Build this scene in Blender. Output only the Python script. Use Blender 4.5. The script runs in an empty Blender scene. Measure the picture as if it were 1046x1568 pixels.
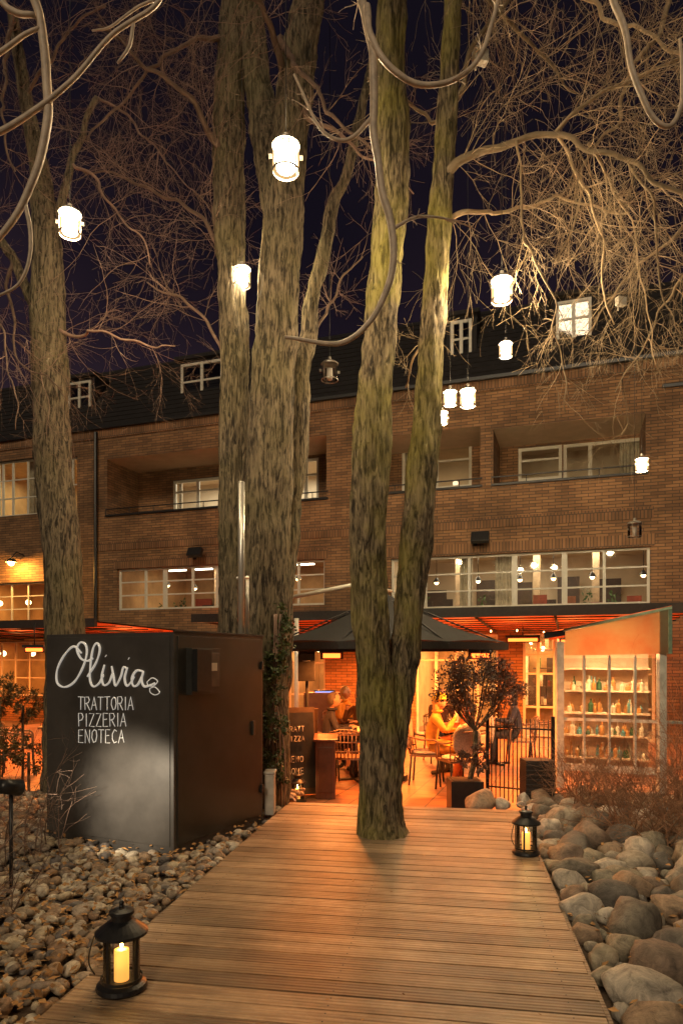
import bpy, bmesh, math, random
from mathutils import Vector, Matrix, noise
random.seed(11)
R=random.random
def U(a,b): return a+(b-a)*R()
F=1045.0; CX=523.0; HZ=1010.0; CH=1.6
def W(px,py,d): return Vector(((px-CX)/F*d, d, CH-(py-HZ)/F*d))
def lerp(a,b,t): return a+(b-a)*t

# ------------------------------------------------------------------ mesh builder
class MB:
    def __init__(s): s.v=[];s.f=[];s.m=[];s.s=[]
    def add(s,vs,fs,m=0,sm=False):
        o=len(s.v); s.v.extend([tuple(v) for v in vs])
        for f in fs:
            s.f.append(tuple(i+o for i in f)); s.m.append(m); s.s.append(sm)
    def box(s,c,sz,m=0,rot=None):
        c=Vector(c); vs=[]
        for x in(-.5,.5):
            for y in(-.5,.5):
                for z in(-.5,.5):
                    p=Vector((x*sz[0],y*sz[1],z*sz[2]))
                    if rot is not None: p=rot@p
                    vs.append(c+p)
        s.add(vs,[(0,1,3,2),(4,6,7,5),(0,4,5,1),(2,3,7,6),(0,2,6,4),(1,5,7,3)],m)
    def b2(s,a,b,m=0):
        s.box([(a[i]+b[i])/2 for i in range(3)],[abs(b[i]-a[i]) for i in range(3)],m)
    def prism(s,poly,z0,z1,m=0):
        n=len(poly); vs=[(p[0],p[1],z0) for p in poly]+[(p[0],p[1],z1) for p in poly]
        fs=[tuple(range(n-1,-1,-1)),tuple(range(n,2*n))]+[(i,(i+1)%n,n+(i+1)%n,n+i) for i in range(n)]
        s.add(vs,fs,m)
    def tube(s,pts,rad,n=8,m=0,sm=True,cap=True,disp=None):
        pts=[Vector(p) for p in pts]; k=len(pts)
        if not hasattr(rad,'__len__'): rad=[rad]*k
        vs=[];fs=[]
        d=(pts[1]-pts[0]).normalized()
        a=Vector((0,0,1)) if abs(d.z)<.9 else Vector((1,0,0))
        u=d.cross(a).normalized()
        for i in range(k):
            if i==0: t=d
            elif i==k-1: t=pts[i]-pts[i-1]
            else: t=pts[i+1]-pts[i-1]
            if t.length>1e-9: t=t.normalized()
            else: t=d
            u=u-t*u.dot(t)
            if u.length<1e-6: u=t.orthogonal()
            u.normalize(); w=t.cross(u)
            for j in range(n):
                an=2*math.pi*j/n; q=u*math.cos(an)+w*math.sin(an)
                r=rad[i]
                if disp: r=r*1.0+disp(pts[i]+q*r,r)
                vs.append(pts[i]+q*r)
        for i in range(k-1):
            for j in range(n):
                j2=(j+1)%n
                fs.append((i*n+j,i*n+j2,(i+1)*n+j2,(i+1)*n+j))
        if cap and n>2:
            fs.append(tuple(range(n-1,-1,-1))); fs.append(tuple((k-1)*n+j for j in range(n)))
        s.add(vs,fs,m,sm)
    def lathe(s,prof,c,n=20,m=0,sm=False):
        c=Vector(c); vs=[];fs=[]
        for r,z in prof:
            for j in range(n):
                a=2*math.pi*j/n; vs.append(c+Vector((r*math.cos(a),r*math.sin(a),z)))
        for i in range(len(prof)-1):
            for j in range(n):
                j2=(j+1)%n; fs.append((i*n+j,i*n+j2,(i+1)*n+j2,(i+1)*n+j))
        s.add(vs,fs,m,sm)
    def cyl(s,c,r,h,n=20,m=0,sm=False):
        s.lathe([(1e-4,0),(r,0),(r,h),(1e-4,h)],c,n,m,sm)
    def ell(s,c,r,m=0,nu=14,nv=9,fn=None):
        c=Vector(c); vs=[];fs=[]
        for i in range(nv+1):
            t=math.pi*i/nv
            for j in range(nu):
                a=2*math.pi*j/nu
                p=Vector((math.sin(t)*math.cos(a)*r[0],math.sin(t)*math.sin(a)*r[1],math.cos(t)*r[2]))
                if fn: p=fn(p)
                vs.append(c+p)
        for i in range(nv):
            for j in range(nu):
                j2=(j+1)%nu; fs.append((i*nu+j,(i+1)*nu+j,(i+1)*nu+j2,i*nu+j2))
        s.add(vs,fs,m,True)
    def quad(s,a,b,c,d,m=0): s.add([a,b,c,d],[(0,1,2,3)],m)
    def build(s,name,mats,parent=None,loc=(0,0,0),rot=0,bevel=0):
        me=bpy.data.meshes.new(name); me.from_pydata(s.v,[],s.f)
        for mt in mats: me.materials.append(mt)
        me.polygons.foreach_set('material_index',s.m)
        me.polygons.foreach_set('use_smooth',s.s)
        me.update()
        ob=bpy.data.objects.new(name,me); bpy.context.collection.objects.link(ob)
        ob.location=loc; ob.rotation_euler=(0,0,rot)
        if parent: ob.parent=parent
        if bevel:
            b=ob.modifiers.new('bev','BEVEL'); b.width=bevel; b.segments=2; b.limit_method='ANGLE'
        return ob
def empty(name,loc=(0,0,0),rot=0):
    e=bpy.data.objects.new(name,None); bpy.context.collection.objects.link(e)
    e.location=loc; e.rotation_euler=(0,0,rot); return e
def lamp(name,par,loc,en,col,kind='POINT',size=.06,size_y=None,rot=None):
    l=bpy.data.lights.new(name,kind); l.energy=en; l.color=col
    if kind=='AREA':
        l.shape='RECTANGLE'; l.size=size; l.size_y=size_y or size
    else: l.shadow_soft_size=size
    o=bpy.data.objects.new(name,l); bpy.context.collection.objects.link(o); o.location=loc
    if rot is not None: o.rotation_euler=rot
    if par: o.parent=par
    return o
def catmull(P,step=.08):
    P=[Vector(p) for p in P]; Q=[P[0]*2-P[1]]+P+[P[-1]*2-P[-2]]; out=[]
    for i in range(1,len(Q)-2):
        p0,p1,p2,p3=Q[i-1:i+3]; n=max(2,int((p2-p1).length/step))
        for k in range(n):
            t=k/n
            out.append(.5*((2*p1)+(p2-p0)*t+(2*p0-5*p1+4*p2-p3)*t*t+(3*p1-p0-3*p2+p3)*t**3))
    out.append(P[-1]); return out

# ------------------------------------------------------------------ materials
def nt(name):
    m=bpy.data.materials.new(name); m.use_nodes=True
    return m,m.node_tree,m.node_tree.nodes['Principled BSDF']
def mat(name,col,rough=.6,metal=0,var=.25,scale=8,bump=.2,st=(1,1,1),es=0,ec=None,island=0,col2=None,dist=.01,transl=0):
    m,t,b=nt(name); N=t.nodes; L=t.links
    tc=N.new('ShaderNodeTexCoord'); mp=N.new('ShaderNodeMapping'); mp.inputs['Scale'].default_value=st
    L.new(tc.outputs['Object'],mp.inputs[0])
    nz=N.new('ShaderNodeTexNoise'); nz.inputs['Scale'].default_value=scale; nz.inputs['Detail'].default_value=6; nz.inputs['Roughness'].default_value=.6
    L.new(mp.outputs[0],nz.inputs['Vector'])
    cr=N.new('ShaderNodeValToRGB'); cr.color_ramp.elements[0].position=.32; cr.color_ramp.elements[1].position=.68
    c2=col2 if col2 else [min(1,c*(1+var)) for c in col]
    cr.color_ramp.elements[0].color=(*[c*(1-var) for c in col],1); cr.color_ramp.elements[1].color=(*c2,1)
    L.new(nz.outputs[0],cr.inputs[0]); out=cr.outputs[0]
    if island:
        g=N.new('ShaderNodeNewGeometry'); mr=N.new('ShaderNodeMapRange'); mr.inputs[3].default_value=1-island; mr.inputs[4].default_value=1+island
        L.new(g.outputs['Random Per Island'],mr.inputs[0])
        vm=N.new('ShaderNodeVectorMath'); vm.operation='SCALE'; L.new(out,vm.inputs[0]); L.new(mr.outputs[0],vm.inputs['Scale']); out=vm.outputs[0]
    L.new(out,b.inputs['Base Color'])
    b.inputs['Roughness'].default_value=rough; b.inputs['Metallic'].default_value=metal
    if bump:
        bp=N.new('ShaderNodeBump'); bp.inputs['Strength'].default_value=bump; bp.inputs['Distance'].default_value=dist
        L.new(nz.outputs[0],bp.inputs['Height']); L.new(bp.outputs[0],b.inputs['Normal'])
    if es:
        b.inputs['Emission Color'].default_value=(*(ec or col),1); b.inputs['Emission Strength'].default_value=es; m.cycles.emission_sampling='NONE'
    if transl:
        tr=N.new('ShaderNodeBsdfTranslucent'); L.new(out,tr.inputs[0]); mx=N.new('ShaderNodeMixShader'); mx.inputs[0].default_value=transl
        L.new(b.outputs[0],mx.inputs[1]); L.new(tr.outputs[0],mx.inputs[2]); L.new(mx.outputs[0],N['Material Output'].inputs[0])
    return m
def glassmat(name,tint=(.9,.95,.95),gl=.12,rough=.03):
    m=bpy.data.materials.new(name); m.use_nodes=True; t=m.node_tree; t.nodes.clear(); N=t.nodes; L=t.links
    o=N.new('ShaderNodeOutputMaterial'); mx=N.new('ShaderNodeMixShader'); tr=N.new('ShaderNodeBsdfTransparent'); g=N.new('ShaderNodeBsdfGlossy')
    tr.inputs[0].default_value=(*tint,1); g.inputs['Roughness'].default_value=rough
    fr=N.new('ShaderNodeFresnel'); fr.inputs[0].default_value=1.5
    ad=N.new('ShaderNodeMath'); ad.operation='ADD'; ad.inputs[1].default_value=gl*.4; L.new(fr.outputs[0],ad.inputs[0])
    L.new(ad.outputs[0],mx.inputs[0]); L.new(tr.outputs[0],mx.inputs[1]); L.new(g.outputs[0],mx.inputs[2]); L.new(mx.outputs[0],o.inputs[0])
    return m
def emis(name,col,s,glowthrough=False):
    m=bpy.data.materials.new(name); m.use_nodes=True; t=m.node_tree; t.nodes.clear()
    o=t.nodes.new('ShaderNodeOutputMaterial'); e=t.nodes.new('ShaderNodeEmission'); e.inputs[0].default_value=(*col,1); e.inputs[1].default_value=s
    if glowthrough:
        tr=t.nodes.new('ShaderNodeBsdfTransparent'); a=t.nodes.new('ShaderNodeAddShader'); t.links.new(e.outputs[0],a.inputs[0]); t.links.new(tr.outputs[0],a.inputs[1]); t.links.new(a.outputs[0],o.inputs[0])
    else: t.links.new(e.outputs[0],o.inputs[0])
    m.cycles.emission_sampling='NONE'
    return m
def brickmat(name,c1,c2,mort,bw=.29,bh=.072):
    m,t,b=nt(name); N=t.nodes; L=t.links
    tc=N.new('ShaderNodeTexCoord'); sp=N.new('ShaderNodeSeparateXYZ'); ad=N.new('ShaderNodeMath'); cb=N.new('ShaderNodeCombineXYZ')
    L.new(tc.outputs['Object'],sp.inputs[0]); L.new(sp.outputs[0],ad.inputs[0]); L.new(sp.outputs[1],ad.inputs[1])
    L.new(ad.outputs[0],cb.inputs[0]); L.new(sp.outputs[2],cb.inputs[1])
    br=N.new('ShaderNodeTexBrick'); L.new(cb.outputs[0],br.inputs['Vector'])
    br.inputs['Color1'].default_value=(*c1,1); br.inputs['Color2'].default_value=(*c2,1); br.inputs['Mortar'].default_value=(*mort,1)
    br.inputs['Scale'].default_value=1; br.inputs['Brick Width'].default_value=bw; br.inputs['Row Height'].default_value=bh
    br.inputs['Mortar Size'].default_value=.008; br.inputs['Mortar Smooth'].default_value=.3; br.inputs['Bias'].default_value=-.1
    nz=N.new('ShaderNodeTexNoise'); nz.inputs['Scale'].default_value=.9; nz.inputs['Detail'].default_value=8; L.new(tc.outputs['Object'],nz.inputs['Vector'])
    mr=N.new('ShaderNodeMapRange'); mr.inputs[1].default_value=.3; mr.inputs[2].default_value=.7; mr.inputs[3].default_value=.5; mr.inputs[4].default_value=1.3; L.new(nz.outputs[0],mr.inputs[0])
    vm=N.new('ShaderNodeVectorMath'); vm.operation='SCALE'; L.new(br.outputs['Color'],vm.inputs[0]); L.new(mr.outputs[0],vm.inputs['Scale'])
    L.new(vm.outputs[0],b.inputs['Base Color']); b.inputs['Roughness'].default_value=.85
    bp=N.new('ShaderNodeBump'); bp.inputs['Strength'].default_value=.8; bp.inputs['Distance'].default_value=.014; bp.invert=True
    L.new(br.outputs['Fac'],bp.inputs['Height']); L.new(bp.outputs[0],b.inputs['Normal'])
    return m
def barkmat(name,ca,cb,moss,mossamt,sc=1.0):
    m,t,b=nt(name); N=t.nodes; L=t.links
    tc=N.new('ShaderNodeTexCoord'); mp=N.new('ShaderNodeMapping'); mp.inputs['Scale'].default_value=(34*sc,34*sc,5.2*sc); L.new(tc.outputs['Object'],mp.inputs[0])
    n0=N.new('ShaderNodeTexNoise'); n0.inputs['Scale'].default_value=1; n0.inputs['Detail'].default_value=9; n0.inputs['Roughness'].default_value=.64; n0.inputs['Distortion'].default_value=.8; L.new(mp.outputs[0],n0.inputs['Vector'])
    mp1=N.new('ShaderNodeMapping'); mp1.inputs['Scale'].default_value=(5,5,2.2); L.new(tc.outputs['Object'],mp1.inputs[0])
    n1=N.new('ShaderNodeTexNoise'); n1.inputs['Scale'].default_value=1; n1.inputs['Detail'].default_value=6; L.new(mp1.outputs[0],n1.inputs['Vector'])
    mu=N.new('ShaderNodeMath'); mu.operation='MULTIPLY_ADD'; mu.inputs[1].default_value=.16; L.new(n1.outputs[0],mu.inputs[0]); L.new(n0.outputs[0],mu.inputs[2])
    cr=N.new('ShaderNodeValToRGB'); cr.color_ramp.elements[0].position=.47; cr.color_ramp.elements[1].position=.71
    cr.color_ramp.elements[0].color=(*ca,1); cr.color_ramp.elements[1].color=(*cb,1); L.new(mu.outputs[0],cr.inputs[0])
    n2=N.new('ShaderNodeTexNoise'); n2.inputs['Scale'].default_value=1.6; n2.inputs['Detail'].default_value=7; L.new(tc.outputs['Object'],n2.inputs['Vector'])
    mr=N.new('ShaderNodeMapRange'); mr.inputs[1].default_value=.42; mr.inputs[2].default_value=.62; mr.inputs[4].default_value=mossamt; L.new(n2.outputs[0],mr.inputs[0])
    mx=N.new('ShaderNodeMix'); mx.data_type='RGBA'; L.new(mr.outputs[0],mx.inputs[0]); L.new(cr.outputs[0],mx.inputs[6]); mx.inputs[7].default_value=(*moss,1)
    m2=N.new('ShaderNodeMix'); m2.data_type='RGBA'; m2.blend_type='MULTIPLY'; m2.inputs[0].default_value=.75
    L.new(mx.outputs[2],m2.inputs[6]); cr2=N.new('ShaderNodeValToRGB'); cr2.color_ramp.elements[0].position=.45; cr2.color_ramp.elements[1].position=.60; cr2.color_ramp.elements[0].color=(.18,.16,.13,1); L.new(mu.outputs[0],cr2.inputs[0]); L.new(cr2.outputs[0],m2.inputs[7])
    L.new(m2.outputs[2],b.inputs['Base Color']); b.inputs['Roughness'].default_value=.9
    bp=N.new('ShaderNodeBump'); bp.inputs['Strength'].default_value=1; bp.inputs['Distance'].default_value=.045; L.new(mu.outputs[0],bp.inputs['Height']); L.new(bp.outputs[0],b.inputs['Normal'])
    return m

M_brick=brickmat('brown_brick',(.32,.17,.078),(.175,.092,.045),(.08,.058,.042))
M_brick_s=brickmat('soldier_brick',(.29,.15,.072),(.175,.092,.045),(.07,.055,.04),.075,.26)
M_roof=mat('roof_tiles',(.010,.008,.009),.8,var=.4,scale=5,bump=.6)
M_frame=mat('white_frame',(.60,.58,.50),.45,var=.06,scale=20,bump=.05)
M_dark=mat('black_metal',(.015,.015,.016),.38,var=.3,scale=20,bump=.05)
M_glass=glassmat('window_glass',(.85,.9,.9),.15)
M_lglass=glassmat('lantern_glass',(.97,.97,.97),.05)
M_room=mat('plaster_cream',(.62,.52,.38),.8,var=.1,scale=2,bump=.05)
M_floor=mat('oak_floor',(.25,.14,.07),.5,scale=6)
M_ceil=mat('loggia_ceiling',(.55,.42,.28),.8,var=.1,scale=3,bump=.05)  # pale colour stands for light thrown up onto the loggia undersides
M_steel=mat('brushed_steel',(.65,.64,.6),.35,.65,var=.08,scale=40,st=(1,1,.1),bump=.03)
M_bark1=barkmat('bark_mossy',(.06,.045,.028),(.34,.27,.165),(.30,.27,.05),.7)
M_bark2=barkmat('bark_grey',(.05,.038,.026),(.27,.215,.14),(.17,.155,.06),.35)
M_twig=mat('twig_bark',(.34,.255,.16),.8,var=.3,scale=6,bump=0,island=.5)
M_twigr=mat('twig_bark_red',(.21,.135,.10),.8,var=.3,scale=6,bump=0,island=.5)
M_smooth=mat('smooth_branch_bark',(.62,.50,.38),.5,var=.25,scale=18,bump=.5)

# ------------------------------------------------------------------ camera / world / sun
sc=bpy.context.scene
cam=bpy.data.cameras.new('camera'); co=bpy.data.objects.new('camera',cam); sc.collection.objects.link(co)
co.location=(0,0,CH); co.rotation_euler=(math.radians(90),0,0)
cam.sensor_fit='VERTICAL'; cam.sensor_height=36; cam.sensor_width=24; cam.lens=24; cam.shift_y=(HZ-784)/1568; cam.clip_end=800; cam.clip_start=.05
sc.camera=co
sc.view_settings.view_transform='Standard'; sc.view_settings.look='None'; sc.view_settings.exposure=0
w=bpy.data.worlds.new('World'); sc.world=w; w.use_nodes=True; T=w.node_tree; N=T.nodes; L=T.links; N.clear()
out=N.new('ShaderNodeOutputWorld'); add=N.new('ShaderNodeAddShader'); b1=N.new('ShaderNodeBackground'); b2=N.new('ShaderNodeBackground')
sky=N.new('ShaderNodeTexSky'); sky.sky_type='NISHITA'; sky.sun_disc=False; sky.sun_elevation=math.radians(-4); sky.sun_rotation=math.radians(197)
L.new(sky.outputs[0],b1.inputs[0]); b1.inputs[1].default_value=.0001
tc=N.new('ShaderNodeTexCoord'); sp=N.new('ShaderNodeSeparateXYZ'); L.new(tc.outputs['Generated'],sp.inputs[0])
nz=N.new('ShaderNodeTexNoise'); nz.inputs['Scale'].default_value=1.8; nz.inputs['Detail'].default_value=5; L.new(tc.outputs['Generated'],nz.inputs['Vector'])
ml=N.new('ShaderNodeMath'); ml.operation='MULTIPLY_ADD'; ml.inputs[1].default_value=.7; L.new(nz.outputs[0],ml.inputs[0]); L.new(sp.outputs[2],ml.inputs[2])
cr=N.new('ShaderNodeValToRGB'); e=cr.color_ramp.elements; e[0].position=.35; e[0].color=(.036,.021,.024,1); e[1].position=1.0; e[1].color=(.006,.0045,.0085,1)
x=e.new(.75); x.color=(.019,.0115,.018,1)
L.new(ml.outputs[0],cr.inputs[0]); L.new(cr.outputs[0],b2.inputs[0]); b2.inputs[1].default_value=1
L.new(b1.outputs[0],add.inputs[0]); L.new(b2.outputs[0],add.inputs[1]); L.new(add.outputs[0],out.inputs[0])
sl=bpy.data.lights.new('sun','SUN'); sl.energy=1.0; sl.angle=math.radians(14); sl.color=(1,.79,.52)
so=bpy.data.objects.new('sun',sl); sc.collection.objects.link(so); so.rotation_euler=Vector((.28,1,-.62)).to_track_quat('-Z','Y').to_euler()

# ------------------------------------------------------------------ ground, beds, patio
mb=MB(); mb.quad((-300,-300,-.27),(300,-300,-.27),(300,300,-.27),(-300,300,-.27))
mb.build('ground',[mat('soil',(.09,.065,.045),.95,var=.4,scale=3,bump=.8)])
M_bed=mat('bed_soil',(.07,.045,.028),.95,var=.5,scale=12,bump=1,dist=.03)
def LE(d): return -1.356+.166*(d-3)-.01      # deck left edge
def RE(d): return 1.18+.166*(d-3)+.01
mb=MB(); mb.prism([(-9,-1),(LE(-1),-1),(LE(7.42),7.42),(-9,8.9)],-.26,-.075); mb.build('garden_bed',[M_bed])
mb=MB(); mb.prism([(RE(-1),-1),(9,-1),(9,8.2),(2.3,8.6),(RE(7.38),7.38)],-.26,-.075); mb.build('garden_bed',[M_bed])
m,t,b=nt('terracotta_tiles'); N=t.nodes; L=t.links
tc=N.new('ShaderNodeTexCoord'); br=N.new('ShaderNodeTexBrick'); L.new(tc.outputs['Object'],br.inputs['Vector']); br.offset=0
br.inputs['Color1'].default_value=(.38,.17,.08,1); br.inputs['Color2'].default_value=(.28,.12,.06,1); br.inputs['Mortar'].default_value=(.09,.06,.045,1)
br.inputs['Scale'].default_value=1; br.inputs['Brick Width'].default_value=.32; br.inputs['Row Height'].default_value=.32; br.inputs['Mortar Size'].default_value=.012
L.new(br.outputs[0],b.inputs['Base Color']); b.inputs['Roughness'].default_value=.45
mb=MB(); mb.prism([(-9,0),(-9,-9.8),(-1.2,-10),(9,-8.8),(9,0)],-.262,-.25); 
TH=math.atan(.337)
mb.build('patio_paving',[m],loc=(0,17.5,0),rot=-TH)

# boardwalk
def woodmat():
    m,t,b=nt('weathered_decking'); N=t.nodes; L=t.links
    tc=N.new('ShaderNodeTexCoord'); mp=N.new('ShaderNodeMapping'); mp.inputs['Scale'].default_value=(1.2,30,10); L.new(tc.outputs['Object'],mp.inputs[0])
    g=N.new('ShaderNodeNewGeometry'); ad=N.new('ShaderNodeVectorMath'); ad.operation='ADD'
    sc_=N.new('ShaderNodeMath'); sc_.operation='MULTIPLY'; sc_.inputs[1].default_value=40; L.new(g.outputs['Random Per Island'],sc_.inputs[0]); L.new(mp.outputs[0],ad.inputs[0]); L.new(sc_.outputs[0],ad.inputs[1])
    nz=N.new('ShaderNodeTexNoise'); nz.inputs['Scale'].default_value=1.5; nz.inputs['Detail'].default_value=8; nz.inputs['Roughness'].default_value=.65; L.new(ad.outputs[0],nz.inputs['Vector'])
    cr=N.new('ShaderNodeValToRGB'); cr.color_ramp.elements[0].position=.3; cr.color_ramp.elements[1].position=.7
    cr.color_ramp.elements[0].color=(.21,.13,.075,1); cr.color_ramp.elements[1].color=(.54,.385,.235,1); L.new(nz.outputs[0],cr.inputs[0])
    mr=N.new('ShaderNodeMapRange'); mr.inputs[3].default_value=.48; mr.inputs[4].default_value=1.2; L.new(g.outputs['Random Per Island'],mr.inputs[0])
    vm=N.new('ShaderNodeVectorMath'); vm.operation='SCALE'; L.new(cr.outputs[0],vm.inputs[0]); L.new(mr.outputs[0],vm.inputs['Scale'])
    n3=N.new('ShaderNodeTexNoise'); n3.inputs['Scale'].default_value=1.7; n3.inputs['Detail'].default_value=9; n3.inputs['Roughness'].default_value=.7; L.new(tc.outputs['Object'],n3.inputs['Vector'])
    mr3=N.new('ShaderNodeMapRange'); mr3.inputs[1].default_value=.35; mr3.inputs[2].default_value=.65; mr3.inputs[3].default_value=.55; mr3.inputs[4].default_value=1.2; L.new(n3.outputs[0],mr3.inputs[0])
    vm2=N.new('ShaderNodeVectorMath'); vm2.operation='SCALE'; L.new(vm.outputs[0],vm2.inputs[0]); L.new(mr3.outputs[0],vm2.inputs['Scale'])
    L.new(vm2.outputs[0],b.inputs['Base Color']); b.inputs['Roughness'].default_value=.42
    wv=N.new('ShaderNodeTexWave'); wv.bands_direction='Y'; wv.inputs['Scale'].default_value=11; L.new(tc.outputs['Object'],wv.inputs['Vector'])
    a2=N.new('ShaderNodeMath'); a2.operation='MULTIPLY_ADD'; a2.inputs[1].default_value=.5; L.new(wv.outputs[0],a2.inputs[0]); L.new(nz.outputs[0],a2.inputs[2])
    bp=N.new('ShaderNodeBump'); bp.inputs['Strength'].default_value=.7; bp.inputs['Distance'].default_value=.007; L.new(a2.outputs[0],bp.inputs['Height']); L.new(bp.outputs[0],b.inputs['Normal'])
    return m
mb=MB(); al=math.atan(.166); pitch=.142
y=-3.0
while y<4.44:
    e1=U(-.008,.008)
    mb.box((e1,y+pitch/2,-.016+U(-.0018,.0018)),(2.5,pitch-.012,.03),0,Matrix.Rotation(U(-.0014,.0014),3,'Z'))
    y+=pitch
for xx in(-1.1,0,1.1): mb.box((xx,.7,-.1),(.06,7.4,.13),1)
mb.box((-1.262,.7,-.09),(.02,7.4,.15),0); mb.box((1.262,.7,-.09),(.02,7.4,.15),0); mb.box((0,4.46,-.1),(2.5,.02,.2),0)
y=-3.0
while y<4.44:  # screw heads
    for xx in(-1.1,0,1.1):
        for dy in(.035,.107): mb.cyl((xx,y+dy,-.0005),.0045,.0012,6,2)
    y+=pitch
mb.build('boardwalk',[woodmat(),M_bed,M_dark],loc=(-.088,3.0,0),rot=-al,bevel=.003)

# ------------------------------------------------------------------ stones
def ico(sub):
    bm=bmesh.new(); bmesh.ops.create_icosphere(bm,subdivisions=sub,radius=1); bm.verts.ensure_lookup_table()
    v=[x.co.copy() for x in bm.verts]; f=[[q.index for q in p.verts] for p in bm.faces]; bm.free(); return v,f
def stonemat(name,cols,sc=9,bs=.5):
    m,t,b=nt(name); N=t.nodes; L=t.links
    g=N.new('ShaderNodeNewGeometry'); cr=N.new('ShaderNodeValToRGB'); cr.color_ramp.interpolation='CONSTANT'
    for i,c in enumerate(cols):
        if i<2: el=cr.color_ramp.elements[i]; el.position=i/len(cols)
        else: el=cr.color_ramp.elements.new(i/len(cols))
        el.color=(*c,1)
    L.new(g.outputs['Random Per Island'],cr.inputs[0])
    tc=N.new('ShaderNodeTexCoord'); nz=N.new('ShaderNodeTexNoise'); nz.inputs['Scale'].default_value=sc; nz.inputs['Detail'].default_value=10; nz.inputs['Roughness'].default_value=.75; nz.inputs['Distortion'].default_value=.6; L.new(tc.outputs['Object'],nz.inputs['Vector'])
    mr=N.new('ShaderNodeMapRange'); mr.inputs[1].default_value=.33; mr.inputs[2].default_value=.67; mr.inputs[3].default_value=.35; mr.inputs[4].default_value=1.5; L.new(nz.outputs[0],mr.inputs[0])
    vm=N.new('ShaderNodeVectorMath'); vm.operation='SCALE'; L.new(cr.outputs[0],vm.inputs[0]); L.new(mr.outputs[0],vm.inputs['Scale'])
    L.new(vm.outputs[0],b.inputs['Base Color']); b.inputs['Roughness'].default_value=.6
    bp=N.new('ShaderNodeBump'); bp.inputs['Strength'].default_value=bs; bp.inputs['Distance'].default_value=.02; L.new(nz.outputs[0],bp.inputs['Height']); L.new(bp.outputs[0],b.inputs['Normal'])
    return m
SC=[(.36,.29,.21),(.23,.18,.135),(.44,.36,.25),(.32,.22,.14),(.15,.13,.12),(.38,.31,.24),(.28,.18,.11),(.54,.47,.37)]
M_peb=stonemat('pebble_stone',SC,20); M_bou=stonemat('boulder_stone',[(.34,.29,.21),(.19,.165,.13),(.26,.235,.18),(.34,.24,.16),(.14,.125,.11),(.37,.32,.25),(.24,.175,.13),(.52,.46,.38)],11,.9)
iv,if_=ico(2)
mb=MB()
def inbox(x,y):  # cabinet footprint
    ax,ay=-1.39,5.70; dx,dy=x-ax,y-ay
    a=(-.909*dx+.417*dy); b=(.427*dx+.904*dy)
    return -.02<a<1.5 and -.02<b<1.45
yy=2.3
while yy<8.6:
    xx=-5.6
    while xx<LE(yy)-.03:
        if not inbox(xx,yy):
            r=U(.024,.058); sx=r*U(.9,1.4); sy=r*U(.75,1.05); sz=r*U(.5,.8)
            rt=Matrix.Rotation(U(0,6.28),3,'Z')@Matrix.Rotation(U(-.5,.5),3,'X')@Matrix.Rotation(U(-.3,.3),3,'Y')
            c=Vector((xx+U(-.04,.04),yy+U(-.04,.04),-.055+U(-.015,.035)))
            k=[U(-.28,.28) for _ in range(3)]
            if c.x+sx*.7<LE(c.y):
                mb.add([c+rt@Vector((p.x*sx*(1+k[0]*p.y),p.y*sy*(1+k[1]*p.z),p.z*sz*(1+k[2]*p.x))) for p in iv],if_,0,True)
        xx+=.078
    yy+=.07
mb.build('pebble_bed',[M_peb])
iv3,if3=ico(3)
mb=MB(); placed=[]
def rock(mb,c,r,sx,sy,sz,seed):
    rt=Matrix.Rotation(U(0,6.28),3,'Z')@Matrix.Rotation(U(-.35,.35),3,'X'); o=Vector((seed*3.7,seed*1.3,seed*2.1)); vs=[]
    cuts=[(Vector((U(-1,1),U(-1,1),U(-.3,1))).normalized(),U(.66,.9)) for _ in range(6)]
    for p in iv3:
        k=1+.26*noise.noise(p*1.2+o)+.12*noise.noise(p*2.9+o)+.05*noise.noise(p*8+o)
        q=p*k
        for nn_,dd in cuts:
            e_=q.dot(nn_)-dd
            if e_>0: q=q-nn_*e_*.8
        vs.append(c+rt@Vector((q.x*sx*r,q.y*sy*r,q.z*sz*r)))
    mb.add(vs,if3,0,True)
for r0,tries in((.17,70),(.14,160),(.115,400),(.09,900),(.07,1800),(.05,2600)):
    for _ in range(tries):
        yv=U(2.3,8.0); xv=U(RE(yv)+.02,RE(yv)+2.6); r=r0*U(.9,1.15)
        if r0>.15 and yv>6.8: continue
        if xv-r*.9<RE(yv): continue
        if all((xv-a)**2+(yv-b_)**2>((r+c_)*.84)**2 for a,b_,c_ in placed):
            placed.append((xv,yv,r)); rock(mb,Vector((xv,yv,-.07+r*.44)),r,U(1,1.3),U(.8,1),U(.62,.85),len(placed))
for (px,py,r) in((735,1232,.2),(768,1250,.1)):
    p=W(px,py,7.65); rock(mb,Vector((p.x,7.65,-.05+r*.3)),r,1.15,.9,.7,px)
mb.build('boulder_bed',[M_bou])
mb=MB()
def leaf(mb,c,d,up,L_,Wd,m=0):
    d=d.normalized(); s_=d.cross(up)
    if s_.length<1e-4: s_=d.orthogonal()
    s_.normalize(); n=s_.cross(d)
    mb.add([c,c+d*L_*.5+s_*Wd*.5+n*Wd*.12,c+d*L_,c+d*L_*.5-s_*Wd*.5+n*Wd*.12],[(0,1,2,3)],m)
def rv(): 
    while True:
        v=Vector((U(-1,1),U(-1,1),U(-1,1)))
        if .05<v.length<1: return v.normalized()
for i in range(3200):
    yv=2.4+5.5*R()**1.3; xv=LE(yv)-.02-abs(random.gauss(0,1.3)) if R()<.75 else RE(yv)+U(0,2)
    v=rv(); v.z*=.25
    leaf(mb,Vector((xv,yv,U(-.03,.025))),v,Vector((U(-.4,.4),U(-.4,.4),1)),U(.03,.07),U(.02,.04))
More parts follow.
